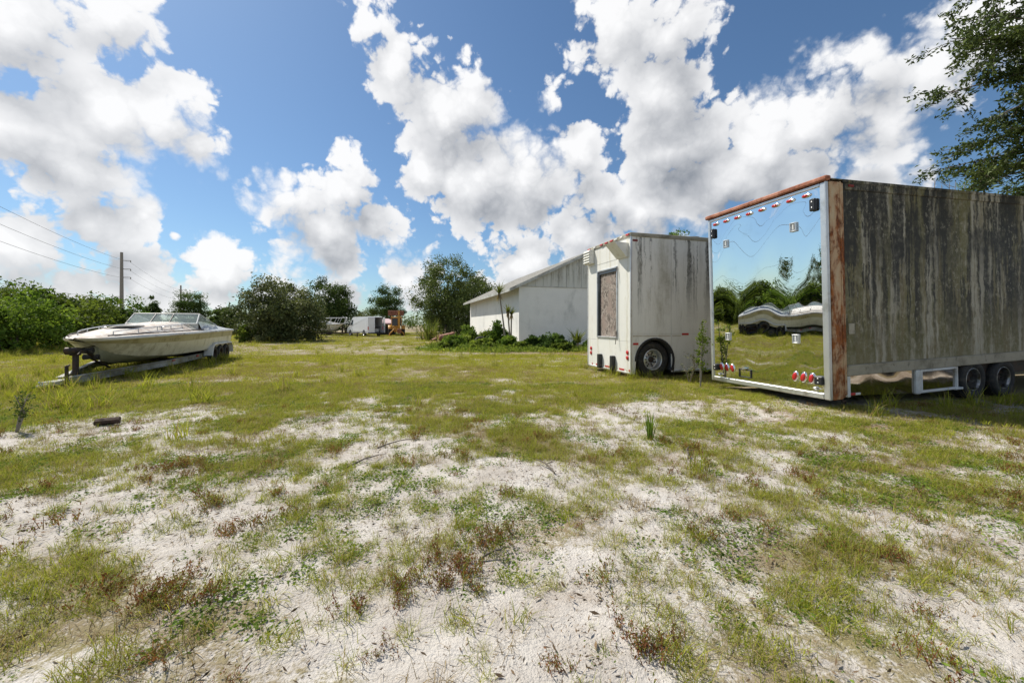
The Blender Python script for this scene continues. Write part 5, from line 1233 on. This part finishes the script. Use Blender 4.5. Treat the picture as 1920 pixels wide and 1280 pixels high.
for w_ in range(4):
    p = MB()
    for i in range(3):
        a, b_ = tips[i][w_], tips[i + 1][w_]; p.tube([a.lerp(b_, u) + Vector((0, 0, -1.35 * 4 * u * (1 - u))) for u in np.linspace(0, 1, 19)], 0.021 if w_ < 3 else 0.016, 4, cap=False)
    a = tips[0][w_]; b_ = a - Vector((PD[0], PD[1], 0)); p.tube([a.lerp(b_, u) + Vector((0, 0, -1.35 * 4 * u * (1 - u))) for u in np.linspace(0, 1, 15)], 0.03, 4, cap=False)
    o = p.build('power_line', M['wire']); tag(o, wn_[w_], 'power line', 'power lines')


# ------------------------------------------------------------------ saplings and single plants
def sapling(label, loc, h, stems, nl, leaf, mat, seed, spread=0.25):
    r = np.random.default_rng(seed); z = float(ground_z(loc[0], loc[1])); t = thing('sapling', label, 'sapling', (loc[0], loc[1], z)); mb = MB(); LV = []; tn = []
    for s in range(stems):
        a = r.random() * 6.28; tip = Vector((math.cos(a) * spread * r.random() * 1.4, math.sin(a) * spread * r.random() * 1.4, h * (0.65 + 0.35 * r.random()))); mid = tip * 0.5 + Vector((r.normal() * 0.04, r.normal() * 0.04, 0)); mb.tube([(0, 0, -0.03), mid, tip], [0.016, 0.011, 0.004], 6)
        for q in range(7):
            u = 0.35 + 0.65 * r.random(); b0 = (mid.lerp(tip, (u - 0.5) * 2) if u > 0.5 else (mid * (u * 2))); d = Vector((r.normal(), r.normal(), 0.3 + 0.4 * r.random())).normalized(); e = b0 + d * spread * (0.4 + 0.6 * r.random()); mb.tube([b0, e], [0.005, 0.002], 4, cap=False)
            n = nl; uu = r.random(n); pos = np.array(b0)[None] + np.array(e - b0)[None] * uu[:, None] + r.normal(size=(n, 3)) * 0.03; ax = unit(np.array(d)[None] + r.normal(size=(n, 3)) * 0.6); Ls = leaf * (0.6 + 0.7 * r.random(n)); LV.append(leaf_quads(pos, Ls, Ls * 0.5, ax, r)); tn.append(np.clip(0.5 + 0.3 * r.normal(size=n), 0, 1))
    mb.build('stem', M['bark_pale'], t); V = np.concatenate(LV); V[:, 2] = np.maximum(V[:, 2], 0.02); link('leaves', quads_mesh('leaves', V, len(V) // 4, np.concatenate(tn)), G[mat], t); return t


sapling('bright green leafy sapling between the two trailers', (xat(1313, 9.0), 9.0), hat(603, 9.0), 3, 24, 0.065, 'bright', 51, 0.15)
sapling('small grey leafed sapling beside the white trailer wheel', (xat(1293, 9.9), 9.9), hat(668, 9.9), 3, 9, 0.05, 'olive', 52, 0.34)
sapling('dark slender sapling near the charred wood block', (xat(30, 5.3), 5.3), 0.50, 2, 16, 0.04, 'deep', 53, 0.15)
sapling('small dark weed sapling beside the slender one', (xat(-20, 5.6), 5.6), 0.45, 2, 12, 0.04, 'deep', 54, 0.14)
x, Y = gnd(1220, 826); t = thing('spiky_grass_clump', 'upright dark green spiky grass clump on bare sand', 'grass clump', (x, Y, float(ground_z(x, Y)))); link('blades', blades_mesh('blades', 30, 0.36, 0.022, 0.018, 0.22, np.random.default_rng(6), seg=4, curl=0.5), G['weed'], t)
x, Y = gnd(202, 797); t = thing('wood_block', 'short charred wooden block lying on sparse grass', 'wood block', (x, Y, float(ground_z(x, Y)) + 0.0), 0.55)
p = MB(); rows = []
for i in range(9):
    xx = -0.13 + 0.26 * i / 8; rows.append([(xx + 0.006 * math.sin(i * 2 + j), 0.055 * math.cos(j * 0.785 + 0.39) * (1 + 0.08 * math.sin(i * 1.7 + j * 2)) * 1.15, 0.05 + 0.05 * math.sin(j * 0.785 + 0.39) * (1 + 0.08 * math.cos(i * 2.3 + j))) for j in range(8)])
p.loft(rows, closed=True, smooth=False); p.add(rows[0], [tuple(range(8))[::-1]]); p.add(rows[-1], [tuple(range(8))]); p.build('block', M['wood_dark'], t)
r = np.random.default_rng(71)
for i, (px, py, L, lb) in enumerate([(745, 838, 0.5, 'crooked dead branch lying on pale sand'), (1020, 880, 0.4, 'thin dead stick in the short weeds'), (690, 868, 0.45, 'forked grey twig beside a weedy patch'), (930, 1040, 0.22, 'short dark stick standing in the sand'), (1290, 850, 0.5, 'fallen dry twig near the spiky grass')]):
    x, Y = gnd(px, py); a = r.random() * 3; p = MB(); pts = [(math.cos(a) * (u - 0.5) * L + r.normal() * 0.012, math.sin(a) * (u - 0.5) * L + r.normal() * 0.012, 0.02 + 0.03 * math.sin(u * 3)) for u in np.linspace(0, 1, 6)]; p.tube(pts, [0.009, 0.008, 0.007, 0.006, 0.004, 0.002], 5); q = pts[2]; p.tube([q, (q[0] + 0.1 * math.sin(a), q[1] - 0.1 * math.cos(a), 0.06)], [0.005, 0.002], 4)
    o = p.build('dead_branch', M['bark']); o.location = (x, Y, float(ground_z(x, Y))); tag(o, lb, 'branch')


# ------------------------------------------------------------------ grass, weeds and litter (uncountable)
SRC = bpy.data.collections.new('plant_sources')


def src_collection(prefix, meshes, mat):
    c = bpy.data.collections.new(prefix)
    for i, m_ in enumerate(meshes):
        m_.materials.append(mat); o = bpy.data.objects.new('%s_%02d' % (prefix, i), m_); c.objects.link(o)
    return c


def scatter(name, label, cat, pts, rot, scl, idx, coll):
    me = bpy.data.meshes.new(name); n = len(pts); me.vertices.add(n); me.vertices.foreach_set('co', np.asarray(pts, np.float32).ravel())
    a = me.attributes.new('rot', 'FLOAT_VECTOR', 'POINT'); a.data.foreach_set('vector', np.asarray(rot, np.float32).ravel())
    a = me.attributes.new('scl', 'FLOAT', 'POINT'); a.data.foreach_set('value', np.asarray(scl, np.float32))
    a = me.attributes.new('idx', 'INT', 'POINT'); a.data.foreach_set('value', np.asarray(idx, np.int32))
    o = link(name, me); tag(o, label, cat, kind='stuff')
    g = bpy.data.node_groups.new(name, 'GeometryNodeTree'); g.interface.new_socket('Geometry', in_out='INPUT', socket_type='NodeSocketGeometry'); g.interface.new_socket('Geometry', in_out='OUTPUT', socket_type='NodeSocketGeometry')
    q = NT(g); gi = q.node('NodeGroupInput'); go = q.node('NodeGroupOutput'); iop = q.node('GeometryNodeInstanceOnPoints'); ci = q.node('GeometryNodeCollectionInfo')
    ci.inputs['Collection'].default_value = coll; ci.inputs['Separate Children'].default_value = True; ci.inputs['Reset Children'].default_value = True
    def nat(nm, typ): z = q.node('GeometryNodeInputNamedAttribute', data_type=typ); z.inputs['Name'].default_value = nm; return [s for s in z.outputs if s.enabled and s.name == 'Attribute'][0]
    q.l.new(gi.outputs[0], iop.inputs['Points']); q.l.new(ci.outputs[0], iop.inputs['Instance']); iop.inputs['Pick Instance'].default_value = True
    q.l.new(nat('idx', 'INT'), iop.inputs['Instance Index']); er = q.node('FunctionNodeEulerToRotation'); q.l.new(nat('rot', 'FLOAT_VECTOR'), er.inputs[0]); q.l.new(er.outputs[0], iop.inputs['Rotation'])
    q.l.new(nat('scl', 'FLOAT'), iop.inputs['Scale']); q.l.new(iop.outputs[0], go.inputs[0])
    md_ = o.modifiers.new('scatter', 'NODES'); md_.node_group = g; return o


def patch_mesh(name, n, L, Wd, radius, lean, r, seg=2):
    m_ = blades_mesh(name, n, L, Wd, radius, lean, r, seg=seg, curl=0.5); return m_


def rosette_mesh(name, n, L, r, up=0.25, spread=0.03):
    pos = np.zeros((n, 3)); a = r.random(n) * 6.28; ax = np.stack([np.cos(a), np.sin(a), up * r.random(n) * 2], 1); ax = unit(ax); Ls = L * (0.5 + 0.8 * r.random(n)); pos = ax * Ls[:, None] * 0.55 + r.normal(size=(n, 3)) * np.array([spread, spread, 0.006]); pos[:, 2] = np.abs(pos[:, 2]) + 0.01
    return quads_mesh(name, leaf_quads(pos, Ls, Ls * 0.48, ax, r), n, np.clip(0.5 + 0.3 * r.normal(size=n), 0, 1))


def redweed_mesh(name, n, h, r):
    LV = []; tn = []
    for s in range(n):
        a = r.random() * 6.28; b0 = r.normal(size=3) * 0.05; b0[2] = 0; d = unit(np.array([math.cos(a) * 0.5, math.sin(a) * 0.5, 1.0])); hh = h * (0.5 + 0.7 * r.random()); sd_ = unit(np.cross(d, r.normal(size=3))) * 0.0022
        LV.append(np.array([b0 - sd_, b0 + sd_, b0 + d * hh + sd_ * 0.5, b0 + d * hh - sd_ * 0.5])); tn.append([0.3])
        m_ = 12; u = 0.2 + 0.8 * r.random(m_); pos = b0[None] + d[None] * (u * hh)[:, None] + r.normal(size=(m_, 3)) * 0.008; ax = unit(d[None] * 0.8 + r.normal(size=(m_, 3)) * 0.6); Ls = 0.009 + 0.012 * r.random(m_)
        LV.append(leaf_quads(pos, Ls, Ls * 0.4, ax, r)); tn.append(np.clip(0.5 + 0.3 * r.normal(size=m_), 0, 1))
    V = np.concatenate(LV); V[:, 2] = np.maximum(V[:, 2], 0.0); return quads_mesh(name, V, len(V) // 4, np.concatenate(tn))


r = np.random.default_rng(90)
c_tuft = src_collection('fine_tuft', [blades_mesh('fine_tuft', 40, 0.105, 0.0034, 0.034, 0.6, r, curl=0.8) for _ in range(6)], G['grass'])
c_lawn = src_collection('lawn_patch', [patch_mesh('lawn_patch', 120, 0.085, 0.008, 0.17, 0.6, r) for _ in range(6)], G['lawn'])
c_far = src_collection('far_patch', [patch_mesh('far_patch', 130, 0.13, 0.017, 0.40, 0.55, r) for _ in range(6)], G['lawn'])
c_tall = src_collection('tall_tuft', [blades_mesh('tall_tuft', 40, 0.36, 0.011, 0.06, 0.35, r, seg=4, curl=0.8) for _ in range(5)], G['grass'])
c_dry = src_collection('dry_tuft', [blades_mesh('dry_tuft', 34, 0.10, 0.0034, 0.045, 0.95, r, curl=0.5) for _ in range(5)], G['dry'])
c_weed = src_collection('broad_weed', [rosette_mesh('broad_weed', 42, 0.020, r, spread=0.045) for _ in range(6)], G['weed'])
c_red = src_collection('red_weed', [redweed_mesh('red_weed', 20, 0.085, r) for _ in range(5)], G['redweed'])


def litter_mesh(name, r):
    n = 26; pos = r.normal(size=(n, 3)) * np.array([0.13, 0.13, 0.0]); pos[:, 2] = 0.006 + 0.008 * r.random(n); a = r.random(n) * 6.28; ax = unit(np.stack([np.cos(a), np.sin(a), 0.25 * r.normal(size=n)], 1)); L = 0.012 + 0.035 * r.random(n) ** 2
    return quads_mesh(name, leaf_quads(pos, L, 0.003 + L * 0.22 * r.random(n), ax, r), n, r.random(n))


c_lit = src_collection('litter_bits', [litter_mesh('litter_bits', r) for _ in range(6)], G['litter'])  # dead scraps whose dark colour doubles as small shadows of rough sand


c_vine = src_collection('vine_sprig', [rosette_mesh('vine_sprig', 60, 0.11, r, up=1.1, spread=0.20) for _ in range(5)], G['bright'])


def free(x, y):
    """outside the footprints of the big things"""
    ok = np.ones(len(x), bool)
    for (ox, oy, ang, x0, x1, y0, y1) in ((5.325, 6.617, TRAIL_ANG, 0.0, 14.6, 0.1, 2.6), (3.2, 10.71, TRAIL_ANG, 0.0, 12, 0.1, 2.5), (B0[0], B0[1], TRAIL_ANG, -0.1, 11.5, -0.1, 19.8), (VX, VY, VH, 0, 6, -1, 1)):
        u = (x - ox) * math.cos(ang) + (y - oy) * math.sin(ang); v = -(x - ox) * math.sin(ang) + (y - oy) * math.cos(ang); ok &= ~((u > x0) & (u < x1) & (v > y0) & (v < y1))
    return ok


def wedge(n, y0, y1, r, wide=1.55, pad=1.5):
    """points over the ground in and around the view, even in area"""
    y = np.sqrt(r.random(n) * (y1 ** 2 - y0 ** 2) + y0 ** 2); x = (r.random(n) * 2 - 1) * (wide * y + pad); return x, y


def place(name, label, cat, coll, nvar, n, y0, y1, prob, r, s0, s1, tilt=0.12, wide=1.55, sink=0.008):
    x, y = wedge(n, y0, y1, r, wide); pr = prob(x, y); ok = (r.random(n) < pr) & free(x, y); x = x[ok]; y = y[ok]; m_ = len(x)
    rot = np.stack([r.normal(size=m_) * tilt, r.normal(size=m_) * tilt, r.random(m_) * 6.28], 1)
    scatter(name, label, cat, np.stack([x, y, ground_z(x, y) - sink], 1), rot, s0 + (s1 - s0) * r.random(m_), r.integers(0, nvar, m_), coll); return m_


r = np.random.default_rng(91)
clump = lambda x, y, s, sc: fbm(x / sc, y / sc, s, 3)
cnt = {}
cnt['tuft'] = place('fine_grass', 'fine green grass tufts scattered over the near sand', 'grass', c_tuft, 6, 80000, 0.6, 9.5, lambda x, y: np.clip(0.045 + 0.85 * cover(x, y) ** 1.2 * sstep(0.34, 0.60, clump(x, y, 201, 0.4)), 0, 1), r, 0.35, 1.25)
cnt['weed'] = place('broadleaf_weeds', 'small broadleaf weeds creeping over the near ground', 'weeds', c_weed, 6, 40000, 0.6, 10, lambda x, y: np.clip(0.02 + 0.9 * cover(x, y) * sstep(0.50, 0.64, clump(x, y, 211, 0.7)), 0, 1), r, 0.6, 1.5)
cnt['red'] = place('red_weeds', 'reddish brown weeds in patches on the near sand', 'weeds', c_red, 5, 22000, 0.6, 7, lambda x, y: 0.008 + 0.14 * sstep(0.60, 0.80, clump(x, y, 227, 0.42)) * sstep(7, 3, y) + 0.30 * sum(np.exp(-(((x - a) / q) ** 2 + ((y - b) / q) ** 2)) for a, b, q in ((-0.42, 2.28, 0.22), (-0.7, 2.0, 0.16), (0.65, 1.75, 0.2), (-0.15, 2.75, 0.2), (-3.4, 4.0, 0.25))), r, 0.6, 1.3)
cnt['dry'] = place('dry_grass', 'dry straw coloured grass wisps between the green tufts', 'grass', c_dry, 5, 45000, 0.6, 14, lambda x, y: 0.04 + 0.55 * cover(x, y) * sstep(0.45, 0.62, clump(x, y, 231, 0.6)), r, 0.6, 1.4)
cnt['litter'] = place('ground_litter', 'dark bits of dead leaf and twig, doubling as tiny shadows on the sand', 'litter', c_lit, 6, 4500, 0.6, 8, lambda x, y: 0.25 + 0.75 * sstep(0.4, 0.6, clump(x, y, 241, 0.5)), r, 0.7, 1.3, tilt=0.0, sink=-0.002)
cnt['lawn'] = place('lawn_grass', 'short green lawn grass across the middle of the lot', 'grass', c_lawn, 6, 26000, 3.0, 19, lambda x, y: np.clip(1.25 * (cover(x, y) - 0.25), 0, 1) * sstep(3.5, 9.0, y) * (0.35 + 0.65 * sstep(0.3, 0.55, clump(x, y, 251, 0.8))), r, 0.4, 1.0, wide=1.5)
cnt['far'] = place('field_grass', 'rough field grass stretching to the trees', 'grass', c_far, 6, 26000, 15, 75, lambda x, y: 0.25 + 0.75 * sstep(0.35, 0.6, clump(x, y, 261, 2.5)), r, 0.45, 1.0, wide=1.45)


def edge_prob(x, y):
    pr = np.zeros(len(x))
    def seg(ax, ay, bx, by, wd, a):
        nonlocal pr
        L2_ = (bx - ax) ** 2 + (by - ay) ** 2; u = np.clip(((x - ax) * (bx - ax) + (y - ay) * (by - ay)) / L2_, 0, 1); d = np.hypot(x - ax - u * (bx - ax), y - ay - u * (by - ay)); pr = np.maximum(pr, a * np.exp(-(d / wd) ** 2))
    seg(-10.3, 8.4, -12.2, 16.2, 0.8, 0.9); seg(-11.5, 9.0, -14, 17, 1.2, 0.6); seg(3.15, 10.6, 2.4, 13.2, 0.16, 0.6); seg(3.3, 10.55, 6, 11.3, 0.2, 0.35); seg(5.5, 6.55, 9.5, 7.3, 0.35, 0.4)
    seg(-7, 7, -11, 9, 1.0, 0.25); seg(-24, 18, -34, 33, 2.0, 0.5); return pr + 0.012 * sstep(4, 8, y) + 0.02 * sstep(0.62, 0.7, clump(x, y, 271, 0.9))


cnt['tall'] = place('tall_grass', 'tall green grass growing round the trailers', 'grass', c_tall, 5, 26000, 2.6, 36, edge_prob, r, 0.55, 1.25)
def vine_prob(x, y):
    pr = 0.9 * np.exp(-(((x + 1.9) / 2.6) ** 2 + ((y - 24.0) / 2.3) ** 2) ** 2) + 0.7 * np.exp(-(((x - 2.2) / 2.2) ** 2 + ((y - 22.6) / 1.0) ** 2) ** 2) + 0.6 * np.exp(-(((x + 3.4) / 1.6) ** 2 + ((y - 29) / 3.0) ** 2) ** 2)
    return pr * sstep(0.3, 0.5, clump(x, y, 281, 0.9))


cnt['vine'] = place('vine_carpet', 'light green creeping vines spread over the ground before the building', 'vines', c_vine, 5, 40000, 19, 33, vine_prob, r, 0.6, 1.6, wide=0.25)
print('scatter', cnt)
